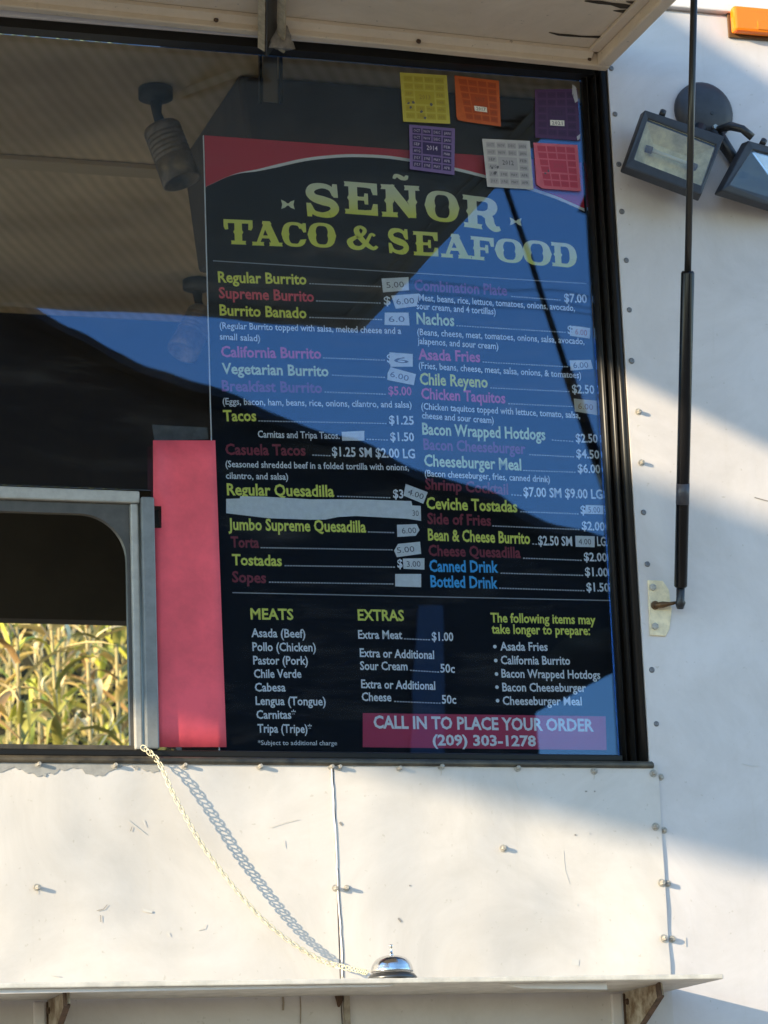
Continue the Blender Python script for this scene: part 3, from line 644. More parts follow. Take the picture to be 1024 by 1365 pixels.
for s, a in (('Asada (Beef)', (335.3, 849, 407.3, 850)), ('Pollo (Chicken)', (336.7, 867.5, 421.3, 868.3)), ('Pastor (Pork)', (337.7, 885.5, 410.7, 886)), ('Chile Verde', (338.8, 903.4, 402, 903.4)),
             ('Cabesa', (340, 921.6, 381, 921.6)), ('Lengua (Tongue)', (340.9, 939.5, 434.5, 940.3)), ('Carnitas*', (342, 958, 394.7, 958)), ('Tripa (Tripe)*', (343.5, 976.4, 416, 977)),
             ('Extra Meat', (477.7, 851.2, 536.5, 851.7)), ('$1.00', (575.9, 853.8, 604.6, 854.4)), ('Extra or Additional', (479.8, 875.4, 579, 878.4)), ('Sour Cream', (480.3, 892.8, 543.6, 893.4)), ('50c', (587.3, 896.2, 606.5, 896.8)),
             ('Extra or Additional', (481.7, 917, 580.5, 919.5)), ('Cheese', (482.5, 934.2, 522, 934.8)), ('50c', (589.3, 937.8, 608.4, 938)),
             ('Asada Fries', (667.2, 867, 730.4, 867.5)), ('California Burrito', (668, 885.3, 760.4, 886)), ('Bacon Wrapped Hotdogs', (668.8, 903, 800.6, 905)), ('Bacon Cheeseburger', (670, 921.4, 781.5, 922.2)), ('Cheeseburger Meal', (670.5, 939.4, 776, 940.2))):
    T_(s, *a, 11, K_wht, 0.020)
T_('*Subject to additional charge', 344, 993, 449.5, 993.5, 6, K_wht, 0.006)
dots(538, 851.5, 574, 853); dots(546, 893.5, 586, 896); dots(525, 935, 588, 937.5)
for v, u in ((862, 659.8), (880.5, 661), (898.5, 662), (916, 662.6), (934, 663.5)):
    b = B(); c = at(u, v, LY); vv = [b.verts.new(c+Vector((0.0036*math.cos(k*math.pi/5), 0, 0.0036*math.sin(k*math.pi/5)))) for k in range(10)]; b.faces.new(vv); obj('bullet', b, K_wht, menu)
T_('The following items may', 654.3, 829.2, 794.3, 832, 12, K_grn, 0.026, 'heading'); T_('take longer to prepare:', 655.7, 844.3, 787, 846.4, 12, K_grn, 0.026, 'heading')
b = B(); prism(b, pxpoly([(483.8, 950.6), (807.5, 955), (808.8, 1000), (483.8, 996)], LY), (0, 0.0004, 0)); obj('order_banner', b, MC('banner red', (0.50, 0.02, 0.08)), menu)
letter('lettering', 'CALL IN TO PLACE YOUR ORDER', (498.3, 970.4), (791.9, 974.7), 16, K_wht, LY-0.0004, menu, 0.03)
letter('lettering', '(209) 303-1278', (577, 993.2), (715, 994.6), 13.5, K_wht, LY-0.0004, menu, 0.03)

# title letters, wild-west slab shapes. Strokes on a unit square (x right, y up)
def ribbon(pts, w, steps=5):
    P = smoothed([(p[0], p[1]) for p in pts], steps) if len(pts) > 2 else pts
    ws = w if isinstance(w, list) else [w]*len(pts)
    polys = []; L_ = []; Rr = []
    n = len(P)
    for i, p in enumerate(P):
        a = P[max(i-1, 0)]; c = P[min(i+1, n-1)]; dx, dy = c[0]-a[0], c[1]-a[1]; l = math.hypot(dx, dy) or 1
        t = i/(n-1)*(len(ws)-1); k = min(int(t), len(ws)-2); ww = ws[k]+(ws[k+1]-ws[k])*(t-k)
        L_.append((p[0]-dy/l*ww/2, p[1]+dx/l*ww/2)); Rr.append((p[0]+dy/l*ww/2, p[1]-dx/l*ww/2))
    for i in range(n-1): polys.append([L_[i], L_[i+1], Rr[i+1], Rr[i]])
    return polys
def stem(x, w, y0=0.0, y1=1.0):
    # upright with slab-ready body and the side points halfway
    h = w/2; m = (y0+y1)/2
    return [[(x-h, y0), (x+h, y0), (x+h, y1), (x-h, y1)], [(x-h-.045, m), (x-h, m-.09), (x-h, m+.09)], [(x+h+.045, m), (x+h, m+.09), (x+h, m-.09)]]
def slab(x0, x1, y0, y1, notch=True):
    return [[(x0, y0), (x1, y0), (x1-.02, (y0+y1)/2), (x1, y1), (x0, y1), (x0+.02, (y0+y1)/2)]]
def ring(w=1.0, t=0.27):
    N = 32; out = []; inn = []
    for k in range(N):
        a = 2*math.pi*k/N; c, s = math.cos(a), math.sin(a)
        r = 0.5*(abs(c)**2.6+abs(s)**2.6)**(-1/2.6); bmp = 0.035*max(0, 1-abs(((a+math.pi/2) % math.pi)-math.pi/2)/0.28)
        out.append((0.5+(r+bmp)*c*0.96, 0.5+r*s)); ri = 0.5*(abs(c)**3+abs(s)**3)**(-1/3)
        inn.append((0.5+(ri*(1-2*t)-bmp*0.9)*c*0.96, 0.5+(ri-0.13)*s))
    return [[out[k], out[(k+1) % N], inn[(k+1) % N], inn[k]] for k in range(N)]
SL = 0.15
G = {
 'O': ring(),
 'E': stem(.27, .25)+slab(.02, .62, 0, SL)+slab(.02, .62, 1-SL, 1)+[[(.6, 0), (.97, 0), (.97, .36), (.84, .36), (.78, .17), (.6, .15)], [(.6, 1), (.97, 1), (.97, .64), (.84, .64), (.78, .83), (.6, .85)], [(.38, .44), (.58, .44), (.6, .33), (.70, .33), (.70, .67), (.6, .67), (.58, .56), (.38, .56)]],
 'F': stem(.27, .25)+slab(.02, .56, 0, SL)+slab(.02, .62, 1-SL, 1)+[[(.6, 1), (.97, 1), (.97, .62), (.84, .62), (.78, .83), (.6, .85)], [(.38, .43), (.60, .43), (.62, .32), (.73, .32), (.73, .67), (.62, .67), (.60, .55), (.38, .55)]],
 'T': stem(.5, .26)+slab(.24, .76, 0, SL)+slab(.02, .98, 1-SL, 1)+[[(0, 1), (.14, .98), (.16, .6), (.05, .58), (0, .7)], [(1, 1), (.86, .98), (.84, .6), (.95, .58), (1, .7)]],
 'A': ribbon([(.20, .08), (.47, .94)], .12)+ribbon([(.47, .94), (.78, .08)], .25)+slab(0, .40, 0, SL)+slab(.56, 1, 0, SL)+[[(.30, .30), (.66, .30), (.62, .42), (.34, .42)], [(.36, 1), (.60, 1), (.66, .88), (.34, .88)]],
 'C': [q for q in ring() if not (min(p[0] for p in q) > .62 and .27 < sum(p[1] for p in q)/4 < .73)]+[[(.84, .98), (.96, .98), (.97, .62), (.86, .60), (.76, .78)], [(.72, .30), (.97, .34), (.90, .16), (.76, .16)]],
 'S': ribbon([(.84, .66), (.74, .86), (.50, .93), (.24, .86), (.16, .70), (.28, .56), (.52, .49), (.76, .42), (.85, .27), (.74, .12), (.50, .07), (.26, .13), (.15, .33)], [.12, .14, .15, .22, .24, .24, .27, .24, .24, .22, .15, .14, .12])+[[(.80, 1), (.93, 1), (.95, .60), (.82, .60), (.76, .78)], [(.07, 0), (.20, 0), (.24, .22), (.18, .40), (.05, .40)]],
 'N': stem(.21, .17)+stem(.80, .17)+ribbon([(.20, .95), (.80, .05)], .25)+slab(.0, .42, 0, SL)+slab(.0, .36, 1-SL, 1)+slab(.60, 1.0, 1-SL, 1),
 'R': stem(.27, .25)+slab(.02, .52, 0, SL)+slab(.02, .50, 1-SL, 1)+ribbon([(.36, .93), (.66, .93), (.80, .84), (.82, .70), (.76, .57), (.60, .50), (.36, .49)], [.14, .15, .24, .26, .24, .15, .13])+ribbon([(.52, .50), (.70, .40), (.74, .20), (.86, .07), (1.0, .10)], [.14, .24, .25, .20, .12]),
 'D': stem(.27, .25)+slab(.02, .55, 0, SL)+slab(.02, .55, 1-SL, 1)+ribbon([(.45, .93), (.66, .91), (.82, .76), (.87, .5), (.82, .24), (.66, .09), (.45, .07)], [.14, .16, .25, .29, .25, .16, .14]),
 '&': ribbon([(.92, .60), (.80, .66), (.64, .30), (.44, .07), (.20, .10), (.12, .32), (.28, .48), (.52, .62), (.60, .82), (.46, .94), (.34, .80), (.44, .52), (.66, .22), (.86, .07), (.98, .18)], [.10, .10, .12, .16, .20, .20, .14, .12, .14, .12, .18, .20, .18, .14, .10]),
 '~': ribbon([(0, .2), (.2, .75), (.45, .6), (.65, .35), (.85, .4), (1, .9)], [.18, .4, .5, .5, .4, .18]),
 '-': [[(0, 0), (.3, .18), (.45, .38), (.55, .38), (.7, .18), (1, 0), (.92, .5), (1, 1), (.7, .82), (.55, .62), (.45, .62), (.3, .82), (0, 1), (.08, .5)]],
}
tg = bpy.data.materials.new('printed title lime fading to pale'); tg.use_nodes = True
tn = tg.node_tree; tb = tn.nodes['Principled BSDF']; ta = tn.nodes.new('ShaderNodeAttribute'); ta.attribute_name = 'fade'
trp = tn.nodes.new('ShaderNodeValToRGB'); trp.color_ramp.elements[0].color = (0.88, 0.86, 0.09, 1); trp.color_ramp.elements[1].color = (0.88, 0.88, 0.58, 1); trp.color_ramp.elements[0].position = 0.1
tn.links.new(ta.outputs['Fac'], trp.inputs[0]); tn.links.new(trp.outputs[0], tb.inputs['Base Color']); tb.inputs['Roughness'].default_value = 0.5
def glyph(ch, tlp, trp_, h, fade=(0, 1)):
    """tlp/trp_: pixels of the glyph box's top corners, h pixel height"""
    A = at(tlp[0], tlp[1]+h, LY); Bx = at(trp_[0], trp_[1]+h, LY)-A; Hh = (at(tlp[0], tlp[1], LY)-A).length
    me = bpy.data.meshes.new('title_letter'); vsx = []; fsx = []; fd = []
    for i, poly in enumerate(G[ch]):
        o_ = len(vsx)
        for x, y in poly: vsx.append(A+Bx*x+Vector((0, -0.00002*(i % 23)-0.0001, Hh*y))); fd.append(fade[0]+(fade[1]-fade[0])*y)
        fsx.append(tuple(range(o_, o_+len(poly))))
    me.from_pydata(vsx, [], fsx); at_ = me.attributes.new('fade', 'FLOAT', 'POINT'); at_.data.foreach_set('value', fd); me.update()
    return link('title_letter', me, tg, menu)
for ch, a, c, h, f in (('S', (406.5, 243), (454, 246), 45, (0, 1.2)), ('E', (459, 241.5), (505.5, 245), 43, (0.1, 1.2)), ('N', (509, 245.5), (561, 248), 43, (0.1, 1.2)), ('~', (525, 231), (543, 233), 9, (1, 1)),
                    ('O', (567.5, 252.5), (613, 257), 41, (0.1, 1.2)), ('R', (617.5, 259), (667, 266), 43, (0.3, 1.3)), ('-', (375, 266), (393, 266.6), 12.5, (1, 1)), ('-', (680, 289.5), (695.6, 291), 10.5, (1, 1)),
                    ('T', (298.7, 292), (337.6, 293.5), 33, (0, .2)), ('A', (336, 294), (377, 295.5), 33, (0, .2)), ('C', (376, 295), (410, 297), 33, (0, .2)), ('O', (411, 296), (448.4, 298), 33, (0, .2)),
                    ('&', (462, 299.5), (503.8, 302), 32, (0, .2)), ('S', (517, 303), (546.5, 306), 34, (0, .2)), ('E', (551, 308), (585.6, 310), 32, (0, .3)), ('A', (588, 310.5), (629, 313.5), 32, (.1, .5)),
                    ('F', (628, 314.5), (660.6, 317.5), 31, (.2, .6)), ('O', (661, 316.5), (698.8, 320), 32, (.2, .7)), ('O', (697.5, 319), (736, 322.5), 33, (.2, .8)), ('D', (735.6, 322.5), (769.4, 325.5), 32, (.2, .8))):
    glyph(ch, a, c, h, f)

# price stickers
M_lab = mat('white paper label', (0.86, 0.86, 0.82), 0.7, noise=0.12, nscale=80); M_lab_sun = mat('orange sunlit label', (0.74, 0.64, 0.48), 0.7, noise=0.12, nscale=80)  # second label has the sun's orange light put into its colour
M_ink = mat('pen ink', (0.10, 0.10, 0.12), 0.6)
def zpx(o, s, pts): return [(o[0]+x/s, o[1]+y/s) for x, y in pts]
def plabel(pts, txt=None, m=None, ink=None, k=0):
    yy = LY-0.0012-0.0004*k
    b = B(); prism(b, pxpoly(pts, yy), (0, 0.0003, 0)); o = obj('price_label', b, m or M_lab, menu)
    if txt:
        cx = sum(p[0] for p in pts)/len(pts); cy = sum(p[1] for p in pts)/len(pts); w_ = max(p[0] for p in pts)-min(p[0] for p in pts)
        sl_ = (pts[1][1]-pts[0][1])/max(pts[1][0]-pts[0][0], 1)
        letter('handwriting', txt, (cx-w_*0.32, cy+4-w_*0.3*sl_), (cx+w_*0.32, cy+4+w_*0.3*sl_), 7.5, ink or M_ink, yy-0.0004, o, 0.0)
    return o
o5 = (270, 350); s5 = 3.531
plabel(zpx(o5, s5, [(843, 75), (970, 68), (972, 130), (850, 140)]), '5.00'); plabel(zpx(o5, s5, [(888, 155), (1020, 145), (1008, 205), (910, 217)]), '6.00', k=1)
plabel(zpx(o5, s5, [(858, 235), (970, 235), (975, 296), (857, 293)]), '6.0'); plabel(zpx(o5, s5, [(880, 422), (990, 430), (990, 490), (885, 490)]), '6'); plabel(zpx(o5, s5, [(885, 492), (1005, 525), (995, 577), (870, 552), (872, 520)]), '6.00', k=1)
plabel(zpx(o5, s5, [(655, 797), (762, 792), (762, 838), (658, 838)]))
o6 = (540, 350)
plabel(zpx(o6, s5, [(790, 297), (872, 308), (870, 358), (785, 345)]), '6.00', ink=mat('red pen', (.5, .12, .08), .6)); plabel(zpx(o6, s5, [(775, 460), (875, 458), (885, 500), (780, 508)]), '6.00')
plabel(zpx(o6, s5, [(795, 640), (902, 650), (905, 718), (800, 700)]), '6.00', M_lab_sun, mat('brown pen', (.35, .15, .04), .6))
o7 = (270, 580); s7 = 3.413
plabel(zpx(o7, s7, [(108, 290), (170, 288), (172, 278), (280, 280), (490, 292), (700, 292), (950, 300), (955, 320), (993, 322), (995, 390), (930, 380), (700, 368), (620, 372), (560, 384), (490, 385), (300, 378), (108, 355)]))
plabel(zpx(o7, s7, [(950, 330), (992, 332), (990, 380), (948, 376)]), '30', k=1)
plabel(zpx(o7, s7, [(925, 222), (1025, 260), (1005, 312), (915, 275)]), '4.00', k=2)
plabel(zpx(o7, s7, [(885, 408), (975, 405), (988, 432), (970, 458), (887, 463)]), '6.00'); plabel(zpx(o7, s7, [(890, 495), (990, 485), (995, 540), (885, 555), (872, 525)]), '5.00'); plabel(zpx(o7, s7, [(912, 562), (1010, 560), (1010, 612), (915, 608)]), '3.00'); plabel(zpx(o7, s7, [(877, 632), (995, 632), (995, 692), (877, 688)]))
o8 = (540, 580)
plabel(zpx(o8, s7, [(822, 318), (903, 320), (903, 360), (820, 358)]), '5.00'); plabel(zpx(o8, s7, [(775, 458), (863, 460), (863, 510), (777, 508)]), '4.00')

# red paper
rp = []
def rpx(u, v, y): return at(u, v, y)
b = B(); rows = 14
grid = []
for i in range(rows+1):
    t = i/rows; v = 587+(996-587)*t; uL = 204+1.5*t; uR = 287+15*t
    r = []
    for j in range(9):
        s = j/8; u = uL+(uR-uL)*s; y = 0.0400+0.0022*math.sin(5*s+t*4)*0.6-(0.004*(1-s)**2 if t > 0.75 else 0)
        if t < 0.24: y -= 0.018*max(0, (0.32-s)/0.32)**1.6*(1-0.2*t)
        r.append(b.verts.new(at(u, v, y)))
    grid.append(r)
for i in range(rows):
    for j in range(8):
        if i == 3 and j == 0: continue
        b.faces.new((grid[i][j], grid[i][j+1], grid[i+1][j+1], grid[i+1][j]))
red = obj('red_paper', b, mat('red poster paper', (0.82, 0.095, 0.13), 0.65, noise=0.25, nscale=9, bump=0.25, bscale=14), None, True)
sd = red.modifiers.new('s', 'SOLIDIFY'); sd.thickness = 0.0004
tag(red, 'tall strip of plain red paper standing between serving window and menu', 'paper')
# dark strip above the paper
b = B(); prism(b, pxpoly([(203, 566), (276, 570), (278, 585), (206, 588)], 0.075), (0, 0.0006, 0)); o = obj('paper_scrap', b, mat('grimy grey film', (0.10, 0.095, 0.085), 0.5, noise=0.5, nscale=40)); tag(o, 'dull grey film scrap directly above the red paper strip', 'paper scrap')

# permit stickers on the glass
SY = 0.0430
o3 = (520, 80); s3 = 3.2
MON = ['OCT', 'NOV', 'DEC', 'JAN', 'SEP', '', '', 'FEB', 'AUG', '', '', 'MAR', 'JULY', '', '', 'APR', 'JUNE', 'MAY', 'APR', 'MAR']
def permit(quad, cbg, ccell, cink, label, yr, extra=None, k=0, punches=()):
    q = zpx(o3, s3, quad)[:4]; y = SY-0.0005*k
    b = B(); prism(b, pxpoly(zpx(o3, s3, quad), y), (0, 0.0003, 0))
    nm = label.split()[0]
    st_ = obj('permit_sticker', b, mat('sticker '+nm, cbg, 0.55, noise=0.15, nscale=60)); tag(st_, label, 'sticker', 'square permit stickers on the glass')
    mc = mat('sticker cell '+nm, ccell, 0.55); mi = mat('sticker ink '+nm, cink, 0.6)
    def uv(s, t):
        a = (q[0][0]+(q[1][0]-q[0][0])*s, q[0][1]+(q[1][1]-q[0][1])*s); c = (q[3][0]+(q[2][0]-q[3][0])*s, q[3][1]+(q[2][1]-q[3][1])*s)
        return (a[0]+(c[0]-a[0])*t, a[1]+(c[1]-a[1])*t)
    b = B(); i = 0; labs = []
    for r in range(6):
        for c_ in range(4):
            if r in (2, 3) and c_ in (1, 2): continue
            s0, s1, t0, t1 = 0.07+c_*0.222, 0.07+c_*0.222+0.19, 0.06+r*0.15, 0.06+r*0.15+0.118
            v = [b.verts.new(at(*uv(s_, t_), y-0.0004)) for s_, t_ in ((s0, t0), (s1, t0), (s1, t1), (s0, t1))]; b.faces.new(v)
            labs.append((MONS[i % len(MONS)], s0, s1, t1)); i += 1
    v = [b.verts.new(at(*uv(s_, t_), y-0.0004)) for s_, t_ in ((0.29, 0.36), (0.70, 0.36), (0.70, 0.62), (0.29, 0.62))]; b.faces.new(v)
    obj('printed_cells', b, mc, st_)
    for tx, s0, s1, t1 in labs:
        letter('lettering', tx, uv(s0+0.025, t1-0.03), uv(s1-0.025, t1-0.03), 3.6, mi, y-0.0007, st_, 0.0, 1)
    if extra:
        b = B(); v = [b.verts.new(at(*uv(s_, t_), y-0.0008)) for s_, t_ in ((0.34, 0.62), (0.66, 0.62), (0.66, 0.73), (0.34, 0.73))]; b.faces.new(v); obj('year_tab', b, mat('year tab', (0.75, 0.72, 0.66), 0.5), st_)
        letter('lettering', yr, uv(0.38, 0.71), uv(0.62, 0.71), 4.5, M_ink, y-0.0011, st_, 0.01, 1)
    for (s_, t_) in punches:
        b = B(); c = uv(s_, t_); rr_ = R_.uniform(1.4, 2.6); v = [b.verts.new(at(c[0]+rr_*math.cos(a_)*R_.uniform(.6, 1.2), c[1]+rr_*math.sin(a_)*R_.uniform(.6, 1.2), y-0.0009)) for a_ in [k_*math.pi/4 for k_ in range(8)]]; b.faces.new(v); obj('punch_mark', b, M_ink, st_)
    letter('lettering', yr, uv(0.38, 0.52), uv(0.62, 0.52), 6, mi, y-0.0007, st_, 0.01, 1)
    return st_
MONS = ['OCT', 'NOV', 'DEC', 'JAN', 'OCT', 'NOV', 'DEC', 'JAN', 'SEP', 'FEB', 'AUG', 'MAR', 'JULY', 'JUNE', 'MAY', 'APR', 'JULY', 'JUNE', 'MAY', 'APR']
permit([(42, 52), (242, 65), (257, 272), (57, 262)], (0.46, 0.42, 0.07), (0.36, 0.32, 0.035), (0.25, 0.2, 0.04), 'yellow square permit sticker with printed month grid, top left of the group', '2013', punches=((.14, .62), (.24, .60), (.62, .62), (.40, .78), (.47, .90), (.18, .70)))
permit([(275, 65), (465, 88), (473, 283), (318, 262), (290, 255), (284, 240)], (0.50, 0.10, 0.02), (0.36, 0.055, 0.01), (0.22, 0.05, 0.02), 'orange square permit sticker with a small white year tab', '2017', True)
permit([(618, 125), (800, 122), (812, 345), (620, 330)], (0.07, 0.02, 0.095), (0.045, 0.012, 0.07), (0.03, 0.01, 0.05), 'dark purple square permit sticker near the top of the window jamb', '2021', True)
permit([(82, 275), (277, 292), (275, 490), (85, 465)], (0.16, 0.11, 0.30), (0.025, 0.015, 0.09), (0.45, 0.40, 0.55), 'violet square permit sticker hanging over the red arc of the menu', '2014', k=1)
permit([(393, 335), (597, 345), (612, 552), (415, 540)], (0.46, 0.45, 0.45), (0.35, 0.34, 0.36), (0.08, 0.08, 0.09), 'white square permit sticker beside the pink one', '2012', k=1, punches=((.15, .60), (.27, .58), (.20, .70)))
permit([(612, 352), (800, 362), (815, 560), (650, 548), (625, 530)], (0.60, 0.12, 0.17), (0.45, 0.04, 0.08), (0.35, 0.05, 0.08), 'pink square permit sticker with peeling lower corner', '2016', k=2, punches=((.15, .66), (.24, .60)))
# little scraps of tape at the jamb
for pp in ([(763, 112), (768, 116), (771, 134), (767, 137), (763, 125)], [(769, 182), (774, 178), (773, 185), (770, 187)]):
    b = B(); prism(b, pxpoly(pp, 0.0425), (0, 0.0002, 0)); o = obj('tape_scrap', b, mat('clear tape', (0.42, 0.42, 0.45), 0.3)); tag(o, 'tiny pale scrap of tape beside the dark purple sticker, ' + ('at its upper right corner' if pp[0][1] < 150 else 'at its lower right corner'), 'tape')

# ------------------------------------------------------------------ hanging bracket at the top
hb = thing('hinge_arm', 'grey metal channel arm with a rag tied on, hanging by the top of the window', 'bracket', at(365, 62, -0.01))
pA = at(362, 66, -0.006); pB = at(364, -60, -0.30)
b = B(); side = Vector((1, 0, 0))
for s in (-1, 1): bar(b, pA+side*0.019*s, pB+side*0.019*s, 0.005, 0.016, (0, 1, 0))
obj('rail', b, mat('pale worn rail', (0.50, 0.42, 0.28), 0.5, 0.2, noise=0.4, nscale=60), hb)
b = B(); bar(b, pA+Vector((0, 0.004, 0)), pB+Vector((0, 0.004, 0)), 0.032, 0.004, (0, 1, 0)); obj('web', b, mat('dark web', (0.05, 0.045, 0.035), 0.4, 0.3), hb)
for u in (347, 374):  # these inner pieces model the arm's reflection in the glass
    b = B(); bar(b, at(u, 60, 0.055), at(u+0.5, 138, 0.055), 0.0055, 0.01, (0, 1, 0)); obj('mirrored_rail', b, M_frame, hb)
b = B(); bar(b, at(360, 60, 0.062), at(360.5, 136, 0.062), 0.028, 0.003, (0, 1, 0)); obj('mirrored_web', b, mat('brown web', (0.16, 0.125, 0.08), 0.5, 0.3), hb)
b = B(); n = 16; ra = []
c0 = at(372, 34, -0.05); c1 = at(376, 64, -0.04)
for i in range(6):
    t = i/5; c = c0.lerp(c1, t); w_ = 0.016+0.008*t
    ra.append([b.verts.new(c+Vector((w_*math.cos(2*math.pi*k/n)*(1+0.15*math.sin(k*2.3+i)), 0.008*math.sin(2*math.pi*k/n)*(1+0.4*math.sin(k*3)), R_.uniform(-.002, .002)))) for k in range(n)])
for a, c in zip(ra, ra[1:]):
    for k in range(n): b.faces.new((a[k], a[(k+1) % n], c[(k+1) % n], c[k]))
b.faces.new(ra[0][::-1]); b.faces.new(ra[-1]); obj('rag', b, mat('grey rag', (0.30, 0.27, 0.23), 0.9, noise=0.4, nscale=60, bump=0.4, bscale=120), hb, True)

# ------------------------------------------------------------------ spotlights inside
def spot(x, y, label, tilt, s=1.0):
    t = thing('spotlight', label, 'spotlight', (x, y, 3.318), 'cylindrical spotlights inside the truck')
    c = Vector((x, y, 3.328)); mk = mat('black lamp mount', (0.012, 0.010, 0.008), 0.5)
    b = B(); lathe(b, c, (0, 0, -1), [(0, 0.036*s), (0.022, 0.036*s), (0.030, 0.018*s)], 20); obj('mount', b, mk, t, 'auto')
    j = c+Vector((0.012, 0, -0.085)); b = B(); tube(b, [c+Vector((0, 0, -0.025)), c+Vector((0.002, 0, -0.055)), j], [0.014, 0.010, 0.013], 10); obj('stem', b, mk, t, True)
    ax = Vector(tilt).normalized(); b = B(); prof = [(-0.006, 0.036*s), (0, 0.040*s)]
    for k in range(6): prof += [(0.012+0.011*k, 0.040*s), (0.0135+0.011*k, 0.0375*s), (0.0165+0.011*k, 0.0375*s), (0.018+0.011*k, 0.040*s)]
    prof += [(0.125, 0.041*s), (0.126, 0.036*s), (0.10, 0.034*s)]
    lathe(b, j+Vector((0.0, 0, -0.004)), ax, prof, 28); obj('lamp_can', b, mat('brushed bronze can', (0.30, 0.24, 0.17), 0.4, 0.5, noise=0.4, nscale=50), t, 'auto')
p = at(211, 82, 0.50); print('spot z', p, at(245, 350, 1.8))
spot(p.x, 0.53, 'ridged bronze spotlight hanging from the ceiling behind the upper left glass', (0.30, -0.15, -1))
spot(at(262, 350, 1.75).x, 1.75, 'second spotlight added for the blurred reflection of the first, by the left edge of the menu', (-0.5, -0.2, -0.9))  # stands in for the first spotlight's blurred reflection
# ------------------------------------------------------------------ shelf
sh = thing('serving_shelf', 'thin white fold-down shelf across the wall under the panels', 'shelf', (0, -0.12, 1.43))
SD = 0.25; ZS = at(965, 1305, -SD).z
xe = at(965, 1303, -SD).x; xw = xe-0.004
b = B(); prism(b, [Vector((-2.4, -0.009, ZS)), Vector((xw, -0.009, ZS)), Vector((xe, -SD, ZS)), Vector((-2.4, -SD, ZS+0.0))], (0, 0, 0.009)); obj('board', b, M_shelf, sh, bevel=0.002)
# front flange left, tapering
b = B(); prism(b, [Vector((-2.4, -SD+0.012, ZS-0.0005)), Vector((at(530, 1318, -SD).x, -SD+0.012, ZS-0.0005)), Vector((at(523, 1318, -SD).x, -SD+0.012, ZS-0.004)), Vector((-2.4, -SD+0.012, ZS-0.016))], (0, 0.003, 0)); obj('flange', b, M_white, sh)
b = B(); prism(b, [Vector((at(672, 1316, -SD).x, -SD+0.030, ZS-0.0005)), Vector((at(818, 1316, -SD).x, -SD+0.030, ZS-0.0005)), Vector((at(818, 1316, -SD).x, -SD+0.030, ZS-0.013)), Vector((at(705, 1316, -SD).x, -SD+0.030, ZS-0.009))], (0, 0.003, 0)); obj('flange', b, M_white, sh)
def bracket(u, lab):
    x = at(u, 1330, -0.02).x; pr = bpy.data.objects
    b = B(); prism(b, [Vector((x, -0.012, ZS-0.001)), Vector((x, -SD+0.055, ZS-0.001)), Vector((x, -SD+0.050, ZS-0.022)), Vector((x, -0.06, ZS-0.085)), Vector((x, -0.012, ZS-0.10))], (0.003, 0, 0)); o = obj('bracket', b, mat('rust-stained bracket paint', (0.48, 0.42, 0.32), 0.6, noise=0.0, nscale=30, col2=(0.16, 0.10, 0.05)), sh, label=lab)
    b = B(); bar(b, (x-0.006, -SD+0.053, ZS-0.0015), (x-0.006, -SD+0.049, ZS-0.026), 0.016, 0.004, (1, 0, 0)); obj('bracket_tip', b, M_rust, o)
    b = B(); bar(b, (x-0.002, -SD+0.050, ZS-0.024), (x-0.002, -0.06, ZS-0.087), 0.010, 0.003, (0, 0, 1)); obj('bracket_edge', b, M_rust, o)
    b = B(); bar(b, (x-0.0015, -0.020, ZS-0.004), (x-0.0015, -0.020, ZS-0.6), 0.003, 0.005, (0, 1, 0)); obj('bracket_gap', b, M_rust, o)
    b = B(); box(b, (x-0.024, -0.016, ZS-0.6), (x-0.004, -0.0062, ZS-0.003)); obj('bracket_leg', b, M_white, o, bevel=0.002)
    b = B(); lathe(b, (x-0.0005, -0.035, ZS-0.02), (-1, 0, 0), [(0, 0.006), (0.004, 0.005)], 8); obj('bracket_bolt', b, M_rust, o)
bracket(64, 'bracket under the left part of the shelf'); bracket(833, 'bracket under the right end of the shelf')

# ------------------------------------------------------------------ bell
by = -SD+0.042; bb = at(523, 1301, by); bz = ZS+0.0092
bell = thing('service_bell', 'chrome push-button service bell standing on the shelf', 'service bell', (bb.x, by, bz))
b = B(); lathe(b, (bb.x, by, bz), (0, 0, 1), [(0, 0.043), (0.004, 0.043), (0.010, 0.038), (0.012, 0.030)], 36); obj('base', b, mat('dark steel base', (0.10, 0.10, 0.10), 0.3, 0.8), bell, 'auto')
b = B(); R0 = 0.036
prof = [(0.0145, R0-0.0015), (0.0135, R0+0.001), (0.016, R0+0.001)]+[(0.016+0.026*math.sin(a), 0.002+(R0-0.002)*math.cos(a)**0.75) for a in [math.pi/2*k/12*0.985 for k in range(1, 13)]]
lathe(b, (bb.x, by, bz), (0, 0, 1), prof, 40); obj('dome', b, M_chrome, bell, 'auto')
b = B(); lathe(b, (bb.x, by, bz), (0, 0, 1), [(0.011, 0.008), (0.0135, 0.008)], 12); obj('post', b, M_blk, bell)
b = B(); lathe(b, (bb.x, by, bz+0.0415), (0, 0, 1), [(0, 0.0045), (0.003, 0.004), (0.004, 0.0022), (0.014, 0.0020), (0.017, 0.0035), (0.019, 0.0028), (0.0195, 0.001)], 12); obj('plunger', b, M_chrome, bell, 'auto')

